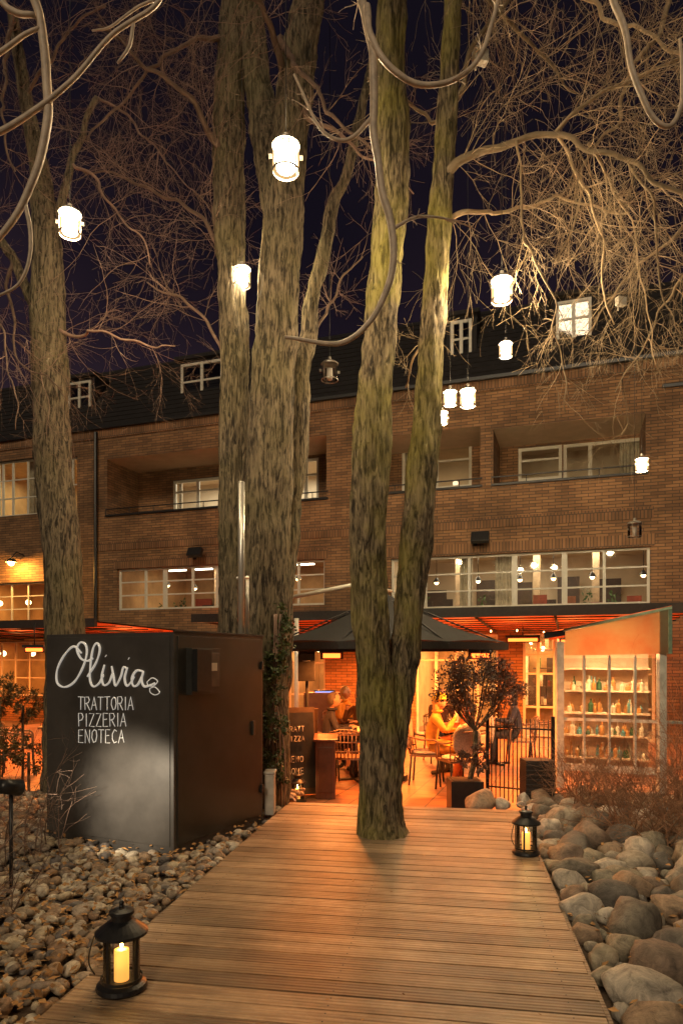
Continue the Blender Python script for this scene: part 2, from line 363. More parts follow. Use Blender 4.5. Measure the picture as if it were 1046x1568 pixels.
for i in range(34):
    yv=U(2.8,7.2); leaf(mb,Vector((U(LE(yv)+.1,RE(yv)-.1),yv,.003)),Vector((U(-1,1),U(-1,1),.05)),Vector((.1,0,1)),U(.015,.035),U(.01,.02))
mb.build('fallen_leaves',[mat('dry_leaf',(.32,.17,.06),.8,var=.4,scale=8,bump=0,island=.5)])

# ------------------------------------------------------------------ brick building
bld=empty('brick_building',(0,17.5,0),-TH); cT,sT=math.cos(TH),math.sin(TH)
def FS(px,yl=0):
    u=(px-CX)/F; return (u*(17.5+yl*cT)-yl*sT)/(cT+u*sT)
def FZ(px,py,yl=0):
    s_=FS(px,yl); d=17.5-s_*sT+yl*cT; return CH+(HZ-py)/F*d
def wall(mb,x0,x1,z0,z1,y,ops,rev=.2,m=0):
    xs=sorted({x0,x1,*[o[0] for o in ops],*[o[1] for o in ops]}); zs=sorted({z0,z1,*[o[2] for o in ops],*[o[3] for o in ops]})
    for i in range(len(xs)-1):
        for j in range(len(zs)-1):
            a,b_=(xs[i]+xs[i+1])/2,(zs[j]+zs[j+1])/2
            if a<x0 or a>x1 or b_<z0 or b_>z1: continue
            if any(o[0]<a<o[1] and o[2]<b_<o[3] for o in ops): continue
            mb.quad((xs[i],y,zs[j]),(xs[i+1],y,zs[j]),(xs[i+1],y,zs[j+1]),(xs[i],y,zs[j+1]),m)
    for o in ops:
        r=o[4] if len(o)>4 else rev; a,b_,c,d=o[:4]; k=1 if len(o)>4 else m
        mb.quad((a,y,c),(a,y+r,c),(a,y+r,d),(a,y,d),m); mb.quad((b_,y,c),(b_,y,d),(b_,y+r,d),(b_,y+r,c),m)
        mb.quad((a,y,d),(a,y+r,d),(b_,y+r,d),(b_,y,d),k); mb.quad((a,y,c),(b_,y,c),(b_,y+r,c),(a,y+r,c),m)
G1=(FS(800),FS(1003),-.25,2.2); G2=(FS(636),FS(762),-.25,2.2); G3=(FS(440),FS(498),-.25,2.1); G0=(FS(-70),FS(72),.5,2.15)
B1=(FS(598),FS(995),2.85,4.12); B2=(FS(180),FS(497),3.02,4.2); B3=(FS(-90),FS(75),2.75,3.95)
A1=(FS(165),FS(500),5.73,7.4,1.5); A2=(FS(560),FS(735),5.73,7.2,1.5); A3=(FS(755),FS(988),5.73,7.1,1.5)
UW0=(FS(-60),FS(66),6.0,7.7); UW1=(FS(98),FS(119),6.0,7.6)
XL,XR=-14.,14.
mb=MB(); wall(mb,XL,XR,-.3,8.27,0,[G1,G2,G3,G0,B1,B2,B3,A1,A2,A3,UW0,UW1])
wins=[(265,340,729,777),(447,488,700,765),(615,722,674,745),(793,860,680,732),(862,990,668,727)]
wo=[(FS(a,1.5),FS(b,1.5),FZ(b,d,1.5),FZ(b,c,1.5)) for a,b,c,d in wins]
wall(mb,FS(150),FS(1010),5.5,7.6,1.5,wo,.15)
mb.quad((XL,0,8.27),(XR,0,8.27),(XR,.35,8.27),(XL,.35,8.27))
mb.quad((XR,0,-.3),(XR,12,-.3),(XR,12,8.27),(XR,0,8.27)); mb.quad((XL,12,-.3),(XL,0,-.3),(XL,0,8.27),(XL,12,8.27)); mb.quad((XR,12,-.3),(XL,12,-.3),(XL,12,8.27),(XR,12,8.27))
mb.build('walls',[M_brick,M_ceil],bld)
mb=MB()
for (a,b_,z) in((FS(598)-.1,FS(995)+.1,4.13),(FS(180)-.1,FS(497)+.1,4.21)): mb.b2((a,-.02,z),(b_,.0,z+.27))
mb.b2((XL,-.03,8.02),(XR,0,8.27))
mb.b2((FS(150),-.025,4.75),(FS(1000),0,5.0))
mb.build('soldier_courses',[M_brick_s],bld)
mb=MB()
for o in(A1,A2,A3):
    a,b_=o[0]-.05,o[1]+.05
    mb.b2((a,-.05,5.735),(b_,.12,5.79),0)
    mb.b2((a,-.03,5.93),(b_,.0,5.96),0)
    x=a
    while x<b_: mb.b2((x,-.025,5.79),(x+.02,-.005,5.93),0); x+=.8
mb.b2((XL,-.12,8.273),(XR,.1,8.36),0)
for px in(150,): 
    s_=FS(px); mb.tube([(s_,-.08,-.2),(s_,-.08,8.2)],.055,10,0)
s_=FS(1013); mb.b2((s_,-.05,7.6),(s_+1.0,0,7.68),0)
for px,py in((307,848),(737,826)):
    s_=FS(px); z=FZ(px,py); mb.box((s_,-.28,z),(.42,.12,.26),0,Matrix.Rotation(-.5,3,'X')); mb.b2((s_-.04,-.2,z+.02),(s_+.04,0,z+.1),0); mb.b2((s_-.2,-.06,z-.16),(s_-.1,0,z+.18),0)
mb.build('rails_and_gutter',[M_dark],bld,bevel=.006)
mb=MB()
mb.quad((XL,0,8.36),(XR,0,8.36),(XR,1.9,10.9),(XL,1.9,10.9)); mb.quad((XL,1.9,10.9),(XR,1.9,10.9),(XR,12,11.6),(XL,12,11.6))
for k in range(14):
    f=k/14; y_=1.9*f; z=8.36+2.54*f; mb.box((0,y_+.02,z+.03),(28,.05,.03),0,Matrix.Rotation(.93,3,'X'))
dorm=[(105,140,582,636),(278,342,549,612),(690,722,488,552),(851,905,455,518),(1075,1140,440,500)]
fr=MB(); gl=MB()
def window(s0,s1,z0,z1,y,cols,rows,t=.05,dp=.06):
    fr.b2((s0,y,z0),(s0+t,y+dp,z1)); fr.b2((s1-t,y,z0),(s1,y+dp,z1)); fr.b2((s0+t,y,z1-t),(s1-t,y+dp,z1)); fr.b2((s0+t,y,z0),(s1-t,y+dp,z0+t))
    for c in cols: x=lerp(s0,s1,c); fr.b2((x-t*.6,y+.004,z0+t),(x+t*.6,y+dp-.004,z1-t))
    for r_ in rows:
        z=lerp(z0,z1,r_); fr.b2((s0+t,y+.012,z-t*.35),(s1-t,y+dp-.012,z+t*.35))
    gl.quad((s0,y+dp*.5,z0),(s1,y+dp*.5,z0),(s1,y+dp*.5,z1),(s0,y+dp*.5,z1))
for a,b_,c,d in dorm:
    y_=.75; s0,s1,z0,z1=FS(a,y_),FS(b_,y_),FZ(b_,d,y_),FZ(b_,c,y_)
    mb.b2((s0-.12,y_+.03,z0-.3),(s0,y_+2.5,z1+.12)); mb.b2((s1,y_+.03,z0-.3),(s1+.12,y_+2.5,z1+.12)); mb.b2((s0-.2,y_-.08,z1+.12),(s1+.2,y_+2.6,z1+.22)); mb.b2((s0,y_+.03,z1),(s1,y_+.2,z1+.12))
    mb.b2((s0,y_+.6,z0),(s1,y_+.7,z1)); mb.b2((s0,y_+.03,z0-.3),(s1,y_+.3,z0))
    window(s0,s1,z0,z1,y_-.02,[.5],[.55],.07)
mb.build('mansard_roof',[M_roof],bld)
window(*B1[:4],.1,[.145,.155+.17,.50,.51,.69,.70,.84],[.33,.66],.055)
window(*B2[:4],.1,[.14,.235,.245,.38,.5,.63,.76,.77,.88],[.36,.68],.055)
window(*B3[:4],.1,[.2,.35,.5,.65,.8],[.33,.66],.04)
window(*G0[:4],.1,[.2,.35,.5,.65,.8],[.33,.66],.04)
window(*UW0[:4],.1,[.15,.3,.45,.5,.62,.8],[.33,.66],.05); window(*UW1[:4],.1,[.5],[.5],.06)
for i,o in enumerate(wo): window(*o,1.55,[.5] if i in(0,1,2) else ([] if i==3 else [.33]),[.62] if i!=4 else [],.08)
window(*G1[:4],.08,[.12,.25,.37,.5,.63,.75,.87],[.3,.62,.8],.06); window(*G2[:4],.08,[.25,.5,.75],[.75],.06); window(*G3[:4],.08,[.5],[.4,.75],.06)
fr.build('window_frames',[M_frame],bld); gl.build('window_glass',[M_glass],bld)
def room(name,x0,x1,y0,y1,z0,z1,mw,en,col=(1,.66,.34)):
    m_=MB()
    m_.quad((x0,y1,z0),(x1,y1,z0),(x1,y1,z1),(x0,y1,z1),0); m_.quad((x0,y0,z0),(x0,y1,z0),(x0,y1,z1),(x0,y0,z1),0); m_.quad((x1,y0,z0),(x1,y1,z0),(x1,y1,z1),(x1,y0,z1),0)
    m_.quad((x0,y0,z1),(x1,y0,z1),(x1,y1,z1),(x0,y1,z1),0); m_.quad((x0,y0,z0),(x1,y0,z0),(x1,y1,z0),(x0,y1,z0),1)
    ob=m_.build(name,[mw,M_floor],bld)
    lamp(name+'_ceiling_light',bld,((x0+x1)/2,(y0+y1)/2,z1-.12),en,col,'AREA',(x1-x0)*.7,.5)
    return ob
M_warm=mat('ochre_plaster',(.55,.36,.18),.8,var=.25,scale=2,bump=.05)
room('upper_room',B1[0]-.3,B1[1]+.3,.22,4.5,2.45,4.6,M_room,150,(1,.74,.45)); room('upper_room_b',B2[0]-.3,B2[1]+.3,.22,4.2,2.45,4.6,M_warm,110,(1,.7,.4)); room('upper_room_c',B3[0]-.3,B3[1]+.3,.22,4.2,2.3,4.4,M_warm,140,(1,.5,.15))
room('dining_room',G2[0]-.3,G1[1]+.3,.22,4.5,-.25,2.42,M_warm,520,(1,.50,.18)); room('dining_room_b',G3[0]-.4,G3[1]+.4,.22,3.5,-.25,2.42,M_warm,80,(1,.5,.2)); room('dining_room_c',G0[0]-.4,G0[1]+.4,.22,3.5,-.25,2.28,M_warm,110,(1,.4,.1))
room('flat_a',A1[0]-.3,A1[1],1.72,4.5,5.3,7.7,M_room,230,(1,.88,.66)); room('flat_b',A2[0]-.3,A2[1]+.05,1.72,4.5,5.3,7.7,M_room,22); room('flat_c',A3[0]-.03,A3[1]+.3,1.72,4.5,5.3,7.7,M_room,12); room('flat_d',UW0[0]-.3,UW1[1]+.2,.22,4,5.3,8,M_warm,110,(1,.80,.45))
E_warm=emis('pendant_glow',(1,.62,.28),12); E_white=emis('tube_glow',(1,.86,.66),9); E_dim=emis('pendant_dim',(1,.7,.4),2)
mb=MB()
x=B1[0]+.3
while x<B1[1]: mb.b2((x,.9,4.42),(x+.9,1.0,4.46),1); mb.lathe([(.015,.14),(.05,.1),(.10,0)],(x+.5,1.9,3.7),12,3); mb.ell((x+.5,1.9,3.7),(.06,.06,.06),0); mb.tube([(x+.5,1.9,3.84),(x+.5,1.9,4.6)],.008,4,3); x+=U(.8,1.4)
x=B2[0]+.3
while x<B2[1]: zz=3.7+.2*R(); mb.lathe([(.015,.14),(.05,.1),(.11,0)],(x+.4,1.5,zz),12,3); mb.ell((x+.4,1.5,zz),(.07,.07,.06),0); mb.tube([(x+.4,1.5,zz+.14),(x+.4,1.5,4.6)],.008,4,3); mb.b2((x,2.2,4.4),(x+.6,2.27,4.44),1); x+=U(.9,1.4)
for x in(B3[0]+.8,B3[0]+2.0): mb.ell((x,1.6,3.5),(.09,.09,.09),0)
for x in(G0[0]+.8,G0[0]+2.0): mb.ell((x,1.2,1.8),(.09,.09,.09),0)
x=G2[0]+.2
while x<G1[1]: mb.ell((x,1.3,1.95),(.07,.07,.07),0); mb.ell((x+.5,3,1.9),(.07,.07,.07),0); x+=1.1
mb.ell((G3[0]+.4,1.3,1.9),(.09,.09,.09),0)
mb.ell((FS(690,2),2.8,6.6),(.08,.08,.08),2); mb.ell((UW0[0]+2.2,1.6,7.4),(.12,.12,.12),0)
mb.build('interior_lamps',[E_warm,E_white,E_dim,M_dark],bld)
mb=MB()
x=B2[0]+.1
while x<B1[1]:
    if not(B2[1]<x<B1[0]):
        k=random.choice((0,0,1,2,3)); y_=U(.7,2.6)
        if k==1:
            for j in range(26): leaf(mb,Vector((x+U(-.12,.12),y_+U(-.1,.1),2.95+U(0,.4))),rv()+Vector((0,0,.5)),rv(),U(.08,.16),.05,1)
        else: mb.b2((x-.17,y_,2.5),(x+.17,y_+.05,3.0+U(0,.25)),k)
    x+=U(.2,.5)
for a in(B1[0]+.1,B1[0]+1.6,B1[0]+2.6,B1[0]+3.9,B1[0]+5.0,B2[0]+.2,B2[0]+.9,B2[0]+2.2,B2[0]+3.2): mb.b2((a,4.0,3.1),(a+.6,4.05,3.1+U(.5,.9)),random.choice((0,3,0)))
for a in(B1[0]+1.2,B1[0]+3.3,B1[0]+4.8,B2[0]+1.7,B2[0]+3.8): mb.b2((a,2.6,2.45),(a+.18,3.0,4.6),5)
for k in range(4): mb.b2((G1[0]+.1,2.6,.35+k*.5),(G1[1]-.1,2.9,.38+k*.5),0)
for k in range(130):
    x=U(G1[0]+.15,G1[1]-.15); z=.38+random.randrange(4)*.5; h=U(.12,.32); mb.b2((x,2.62,z),(x+U(.05,.1),2.75,z+h),random.choice((0,1,3,4,4)))
for k in range(9): 
    x=U(G2[0],G1[1]); mb.b2((x,3.6,.3),(x+U(.1,.5),4.2,U(.8,1.9)),random.choice((0,0,3,4)))
def curtain(x0,x1,y_,z0,z1,m_):
    n=24
    for i in range(n):
        a=lerp(x0,x1,i/n); b_=lerp(x0,x1,(i+1)/n); ya=y_+.03*math.sin(i*1.9); yb=y_+.03*math.sin((i+1)*1.9); mb.quad((a,ya,z0),(b_,yb,z0),(b_,yb,z1),(a,ya,z1),m_)
o=wo[0]; curtain(o[1]-.3,o[1],1.85,o[2],o[3],4); curtain(o[0],o[0]+.12,1.85,o[2],o[3],4); o=wo[2]; curtain(o[0],o[0]+.5,1.85,o[2]-.1,o[3]+.1,4); o=wo[4]; curtain(o[1]-.6,o[1],1.85,o[2]-.1,o[3]+.1,4)
curtain(UW0[1]-.9,UW0[1]-.5,.4,5.9,7.8,4); curtain(UW0[1]-.35,UW0[1],.4,5.9,7.8,4)
curtain(FS(755),FS(790),.4,2.6,4.5,4); curtain(FS(700),FS(720),.4,2.6,4.5,4)
mb.build('interior_furnishings',[mat('dark_wood',(.05,.028,.018),.5),mat('houseplant',(.05,.11,.03),.6),mat('terracotta',(.35,.14,.07),.7),mat('picture_red',(.3,.06,.03),.6),mat('linen',(.6,.52,.4),.85,bump=.1),mat('column_paint',(.4,.3,.2),.8)],bld)
mb=MB(); s_=FS(18,-.5); z=FZ(18,862,-.5); 
mb.tube([(s_,0,z+.3),(s_,-.3,z+.35),(s_,-.5,z+.15)],.02,8,0); mb.lathe([(.02,.15),(.16,.06),(.17,.02)],(s_,-.5,z),16,0); mb.ell((s_,-.5,z),(.09,.09,.09),1)
mb.build('wall_lamp',[M_dark,emis('sodium_glow',(1,.5,.1),20,True)],bld)
lamp('wall_lamp_bulb',bld,(s_,-.5,z),240,(1,.46,.09),size=.08)

# ------------------------------------------------------------------ awnings with heaters
M_awn=mat('red_awning_fabric',(.55,.15,.05),.8,var=.1,scale=30,bump=.1); M_awt=mat('awning_black',(.02,.02,.02),.8,scale=20)
E_heat=emis('heater_glow',(1,.11,.015),7)
HC=(1,.25,.04)
def awning(name,x0,x1,y0,z0,z1):
    e=empty(name,(0,17.5,0),-TH); m_=MB()
    m_.add([(x0,y0,z0),(x1,y0,z0),(x1,-.02,z1),(x0,-.02,z1)],[(0,1,2,3)],0)
    m_.add([(x0,y0,z0+.03),(x1,y0,z0+.03),(x1,-.02,z1+.03),(x0,-.02,z1+.03)],[(0,1,2,3)],1)
    m_.b2((x0,y0-.08,z0-.09),(x1,y0,z0+.08),1)
    x=x0
    while x<x1-.1:
        m_.tube([(x,y0,z0-.03),(x,-.05,z1-.04)],.025,6,1)
        x+=1.4
    for i in range(1,9):
        yv=lerp(y0,0,i/9); zv=lerp(z0,z1,i/9); m_.tube([(x0,yv,zv-.03),(x1,yv,zv-.03)],.012,5,1)
    m_.build('canopy',[M_awn,M_awt],e); return e
aw=awning('awning',FS(430),FS(1010),-4.4,2.44,2.28)
def heater(par,x,y_,z,w_=.55,en=190,hz=.25):
    m_=MB(); m_.b2((x-w_/2-.05,y_-.05,z+.045),(x+w_/2+.05,y_+.08,z+.09),0); m_.b2((x-w_/2-.04,y_+.04,z-.05),(x+w_/2+.04,y_+.06,z+.045),0); m_.box((x,y_,z),(w_,.03,.055),1,Matrix.Rotation(.4,3,'X')); m_.tube([(x,y_+.02,z+.09),(x,y_+.02,z+hz)],.012,6,0)
    m_.build('patio_heater',[M_dark,E_heat],par)
    lamp('heater_element',par,(x,y_-.01,z-.06),en,HC,'AREA',w_,.06)
for px,yl,en in((640,-1.2,260),(880,-1.6,260),(800,-3.0,190),(560,-2.0,240),(480,-3.0,190)): heater(aw,FS(px,yl),yl,1.98,en=en)  # extra heaters, added for more orange light under the awning
aw2=awning('awning',FS(-120),FS(342),-5.2,2.34,2.24)
for px,yl in((-30,-1.5),(250,-2.0),(150,-3.5)): heater(aw2,FS(px,yl),yl,1.95)  # further added heaters, to spread orange light below the left awning
mb=MB()
for k in range(9):
    x=lerp(FS(640,-2),FS(960,-2),k/8); mb.ell((x,-2.2,2.16-.04*math.sin(k*1.3)),(.018,.018,.026),0)
mb.tube([(lerp(FS(640,-2),FS(960,-2),k/16),-2.2,2.19-.03*math.sin(k*1.3)) for k in range(17)],.005,4,1)
mb.build('festoon_bulbs',[emis('festoon_glow',(1,.45,.15),6,True),M_dark],aw)
for k in(0,2,4,6,8):
    x=lerp(FS(640,-2),FS(960,-2),k/8); lamp('awning_fill',aw,(x,-2.6,2.05),20,(1,.36,.10),size=.04)
for px in(40,200,320): lamp('awning_fill',aw2,(FS(px,-3),-3.2,2.0),24,(1,.36,.1),size=.04)  # fill lamps without bulbs, added to warm the left awning from below

# parasol
M_par=mat('parasol_fabric',(.022,.022,.022),.85,var=.2,scale=30,bump=.2)
e=empty('patio_parasol',(0,0,0)); mb=MB(); c=W(590,908,10.6); zt=c.z; ze=1.84; hw=1.78; n=8
top=Vector((c.x,10.6,zt)); ring=[]
for i in range(n):
    a=math.pi*2*i/n+math.pi/8; ring.append(Vector((c.x+hw*1.06*math.cos(a),10.6+hw*math.sin(a),ze)))
for i in range(n):
    a,b_=ring[i],ring[(i+1)%n]; K=6; rows=[]
    for k in range(K+1):
        t=k/K; row=[]
        for j in range(5):
            q=a.lerp(b_,j/4); p=top.lerp(q,t); p.z-=.10*math.sin(math.pi*t)-.03*math.sin(math.pi*j/4)*t; row.append(p)
        rows.append(row)
    vs=[p for r_ in rows for p in r_]; fs=[(k*5+j,k*5+j+1,(k+1)*5+j+1,(k+1)*5+j) for k in range(K) for j in range(4)]
    mb.add(vs,fs,0,True)
    mb.add([a,b_,b_-Vector((0,0,.10)),a-Vector((0,0,.10))],[(0,1,2,3)],0)
    mb.tube([top-Vector((0,0,.05)),a-Vector((0,0,.03))],.012,5,1)
mb.tube([(c.x,10.6,-.25),(c.x,10.6,zt+.08)],.03,10,1); mb.cyl((c.x,10.6,-.25),.35,.08,20,1)
mb.build('canopy',[M_par,M_dark],e)
for px,d in((508,9.5),(735,9.6)):
    q=W(px,1004,d); heater(e,q.x,d,q.z,.24,130,.2)
q=W(53,995,12.6); heater(None,q.x,12.6,q.z,.30,170,.5)
mb=MB(); mb.tube([W(430,918,9.3),W(490,906,9.3),W(548,894,9.3)],.028,8,0); mb.tube([W(548,894,9.3),W(600,905,10.5)],.02,8,0); mb.build('support_arm',[M_frame],e)

# ------------------------------------------------------------------ cabinet with sign
A=Vector((-1.39,5.70,0)); Bc=Vector((-2.72,6.31,0)); Cc=Vector((-.787,6.97,0))
e1=(Bc-A); w1=e1.length; e1.normalize(); e2=(Cc-A); w2=e2.length; e2=Vector((-e1.y,e1.x,0)); 
if e2.dot(Cc-A)<0: e2=-e2
n1=-e2
cab=empty('advertising_cabinet')
M_cab=mat('anthracite_panel',(.075,.07,.066),.36,.2,var=.25,scale=3,bump=.06,dist=.02)
mb=MB(); H=1.83
P=[A,A+e1*w1,A+e1*w1+e2*w2,A+e2*w2]
mb.prism([(p.x,p.y) for p in P],-.1,H,0)
def slab(o,ex,nr,x0,x1,z0,z1,t,m=0,off=0):
    vs=[]
    for dn in(off,off+t):
        for (x,z) in((x0,z0),(x1,z0),(x1,z1),(x0,z1)): vs.append(o+ex*x+nr*dn+Vector((0,0,z)))
    mb.add(vs,[(0,1,2,3),(4,7,6,5),(0,4,5,1),(1,5,6,2),(2,6,7,3),(3,7,4,0)],m)
slab(A,e1,-e2,.045,w1-.02,.03,H-.03,.008,0)
slab(A,e1,-e2,.0,.035,-.05,H,.012,0)
slab(A,e2,-e1,.03,w2-.03,.03,H-.03,.008,2)
slab(A,e2,-e1,.14,.56,1.30,1.70,.06,4,.008); slab(A,e2,-e1,.15,.36,1.33,1.69,.05,1,.068); slab(A,e2,-e1,.38,.54,1.36,1.66,.006,5,.068)
slab(A,e2,-e1,.41,.50,1.50,1.57,.003,3,.0745)
for z in(.25,1.5): slab(A,e2,-e1,w2-.06,w2-.02,z,z+.08,.02,1,.008)
slab(A,e2,-e1,w2-.22,w2-.18,.85,.99,.02,5,.008)
slab(A,e2,-e1,-.012,w2+.01,H,H+.02,.02,1,-.01)
mb.build('cabinet_body',[M_cab,M_dark,mat('side_door_dark',(.038,.036,.032),.33,.2,scale=3,bump=.05),M_frame,mat('mailbox_grey',(.05,.05,.048),.35,.4,bump=.05),mat('mailbox_door',(.11,.105,.095),.3,.5,bump=.05)],cab,bevel=.004)  # side door has a darker tone than the front panel
def facept(px,py,off=.018):
    u=(px-CX)/F; dx,dy=Bc.x-A.x,Bc.y-A.y; t=(u*A.y-A.x)/(dx-u*dy); p=A+(Bc-A)*t
    z=CH-(py-HZ)/F*p.y; return Vector((p.x,p.y,z))+n1*off
mb=MB()
def stroke(P_,r,cat=True):
    pts=[facept(*p) for p in P_]
    if cat: pts=catmull(pts,.008)
    n=len(pts); mb.tube(pts,[r*(.85+.3*abs(math.sin(i*.13))) for i in range(n)],6,0)
for s_ in ([(128,1000),(116,990),(102,1003),(91,1025),(91,1045),(102,1052),(117,1044),(130,1022),(136,1000),(134,987),(126,984),(121,994),(127,1008),(137,1012),(145,1008)],
  [(137,1036),(150,1015),(156,995),(152,985),(146,992),(142,1015),(141,1040),(146,1051),(155,1046),(161,1034)],
  [(163,1018),(159,1036),(162,1049),(170,1045),(175,1032)],[(174,1020),(177,1036),(180,1050),(188,1036),(192,1022),(198,1024)],
  [(198,1022),(194,1038),(197,1050),(204,1044),(208,1036)],
  [(222,1028),(212,1027),(205,1038),(207,1050),(214,1048),(221,1034),(222,1028),(220,1042),(224,1051),(233,1049),(240,1046)]): stroke(s_,.0095)
for s_ in ([(228,1044),(236,1038),(244,1043),(238,1050),(230,1050),(228,1044)],[(232,1054),(240,1052),(247,1060),(240,1064),(233,1060),(232,1054)],[(164,1006),(166,1003)],[(199,1010),(201,1007)]): stroke(s_,.004)
GL={'T':[[(0,1),(.7,1)],[(.35,1),(.33,0)]],'R':[[(.05,0),(0,1),(.45,1),(.6,.78),(.45,.55),(.05,.48)],[(.25,.5),(.65,0)]],'A':[[(0,0),(.36,1),(.68,0)],[(.1,.35),(.56,.38)]],
'O':[[(.35,1),(.08,.8),(.03,.4),(.25,.02),(.52,.1),(.65,.5),(.58,.88),(.35,1)]],'I':[[(.3,1),(.32,0)]],'P':[[(.08,0),(.05,1),(.45,.98),(.6,.75),(.45,.5),(.06,.45)]],
'Z':[[(.05,1),(.62,.98),(.05,.03),(.66,0)]],'E':[[(.6,1),(.08,1),(.06,0),(.62,.02)],[(.07,.52),(.5,.55)]],'N':[[(.05,0),(.05,1),(.58,0),(.6,1)]],'C':[[(.6,.9),(.35,1),(.08,.7),(.08,.3),(.3,0),(.6,.1)]],'M':[[(.02,0),(.1,1),(.35,.4),(.6,1),(.68,0)]]}
def word(tx,x0,x1,y0,y1,r):
    wts=[.55 if c=='I' else 1 for c in tx]; tot=sum(wts); x=x0
    for c,w_ in zip(tx,wts):
        cwid=(x1-x0)*w_/tot
        for st in GL[c]:
            stroke([(x+cwid*.08+cwid*.84*(p[0]/ (.7 if c!='I' else .64)),y1-(y1-y0)*p[1]+U(-.5,.5)) for p in st],r,False)
        x+=cwid
word('TRATTORIA',122,208,1067,1087,.0046); word('PIZZERIA',122,197,1092,1112,.0046); word('ENOTECA',122,194,1117,1137,.0046)
mb.build('sign_lettering',[mat('white_lettering',(.8,.8,.78),.5,var=.03,bump=0,es=.25,ec=(1,.95,.85))],cab)  # letters carry a faint glow of their own in the material
mb=MB()
p=W(370,740,6.75); mb.tube([(p.x,6.75,1.8),(p.x,6.75,p.z)],.032,14,0)
p=W(379,882,6.9); mb.tube([(p.x,6.9,1.75),(p.x,6.9,p.z)],.018,12,0)
mb.tube([W(363,885,6.75),W(381,885,6.85)],.014,8,0); mb.ell(W(370,739,6.75),(.034,.034,.015),0)
mb.build('vent_pipe',[M_steel])
mb=MB(); p=W(414,1250,7.15); mb.box((p.x,7.15,.2),(.1,.2,.42),0); mb.box((p.x,7.15,.425),(.12,.22,.03),0); mb.build('utility_box',[mat('grey_plastic',(.4,.38,.34),.5)],bevel=.01)
mb=MB(); p=W(18,1205,4.9); 
mb.tube([(p.x,4.9,-.1),(p.x,4.9,p.z-.06)],.014,8,0); dirn=(facept(200,1215)-Vector((p.x,4.9,p.z))).normalized()
mb.tube([Vector((p.x,4.9,p.z))-dirn*.09,Vector((p.x,4.9,p.z))+dirn*.07],[.05,.062],16,0); mb.tube([Vector((p.x,4.9,p.z))+dirn*.071,Vector((p.x,4.9,p.z))+dirn*.073],.05,16,1)
mb.tube([(p.x,4.9,p.z-.07),Vector((p.x,4.9,p.z))-dirn*.02],.014,8,0)
gs=mb.build('garden_spotlight',[M_dark,emis('spot_lens',(1,.85,.6),6)])
sp_=bpy.data.lights.new('spotlight_beam','SPOT'); sp_.energy=150; sp_.spot_size=math.radians(70); sp_.spot_blend=1; sp_.color=(1,.82,.58); sp_.shadow_soft_size=.05
so_=bpy.data.objects.new('spotlight_beam',sp_); sc.collection.objects.link(so_); so_.location=Vector((p.x,4.9,p.z))+dirn*.09; so_.rotation_euler=dirn.to_track_quat('-Z','Y').to_euler(); so_.parent=gs

# ------------------------------------------------------------------ hanging lamps
M_cap=mat('lamp_cap_metal',(.3,.28,.25),.35,.8,bump=0); M_opal=mat('opal_off',(.35,.33,.3),.3,bump=0)
E_lamp=emis('lamp_glow',(1,.86,.62),30,True); E_shade=emis('glass_glow',(1,.62,.26),.75,True)
def hang(name,px,py,d,lit=True,en=140):
    c=W(px,py,d); m_=MB(); r=.095;h=.10
    m_.lathe([(r,-h),(r+.007,-h),(r+.007,-h+.012),(r,-h+.012),(r,-h)],(0,0,0),24,0); m_.lathe([(r*.35,h+.035),(r*.8,h+.025),(r+.008,h),(r+.008,h-.012),(r,h-.012)],(0,0,0),24,0)
    m_.lathe([(r,-h),(r,h-.01)],(0,0,0),24,4 if lit else 1,True)
    for a in(.6,.6+math.pi): m_.tube([(r*1.06*math.cos(a),r*1.06*math.sin(a),-h),(r*1.06*math.cos(a),r*1.06*math.sin(a),h)],.004,5,0)
    for sg in(-1,1): m_.box((sg*(r+.018),0,.01),(.025,.012,.03),0)
    m_.cyl((0,0,h+.03),.02,.05,12,0)
    if lit: m_.cyl((0,0,-.08),.066,.15,18,2,True)
    else: m_.cyl((0,0,-.09),.035,.13,14,2,True)
    m_.tube([(0,0,h+.07),(0,0,10.2-c.z)],.0035,5,3)
    ob=m_.build(name,[M_cap,M_lglass,E_lamp if lit else M_opal,M_dark,E_shade],None,c,U(0,1))
    if lit: lamp('bulb',ob,(0,0,-.0),en,(1,.72,.38),size=.08)
for t in((108,343,6.3),(438,243,5.0),(371,425,7.9),(768,445,6.4),(774,536,10.2),(716,610,8.6),(689,610,10.0),(677,640,11.8),(982,712,11.0)): hang('hanging_lantern',*t)
hang('hanging_lantern',505,570,8.2,False); hang('hanging_lantern',971,812,10.0,False)
for px,py,d in((950,462,10),(735,87,6.5)):
    p=W(px,py,d); m_=MB(); m_.box((0,0,0),(.14,.08,.12),0); m_.tube([(0,0,.06),(0,0,10.4-p.z)],.004,5,1); m_.tube([(-.05,0,-.06),(-.05,0,-.14)],.012,6,0); m_.build('cable_box',[M_frame,M_dark],None,p,.3,.01)

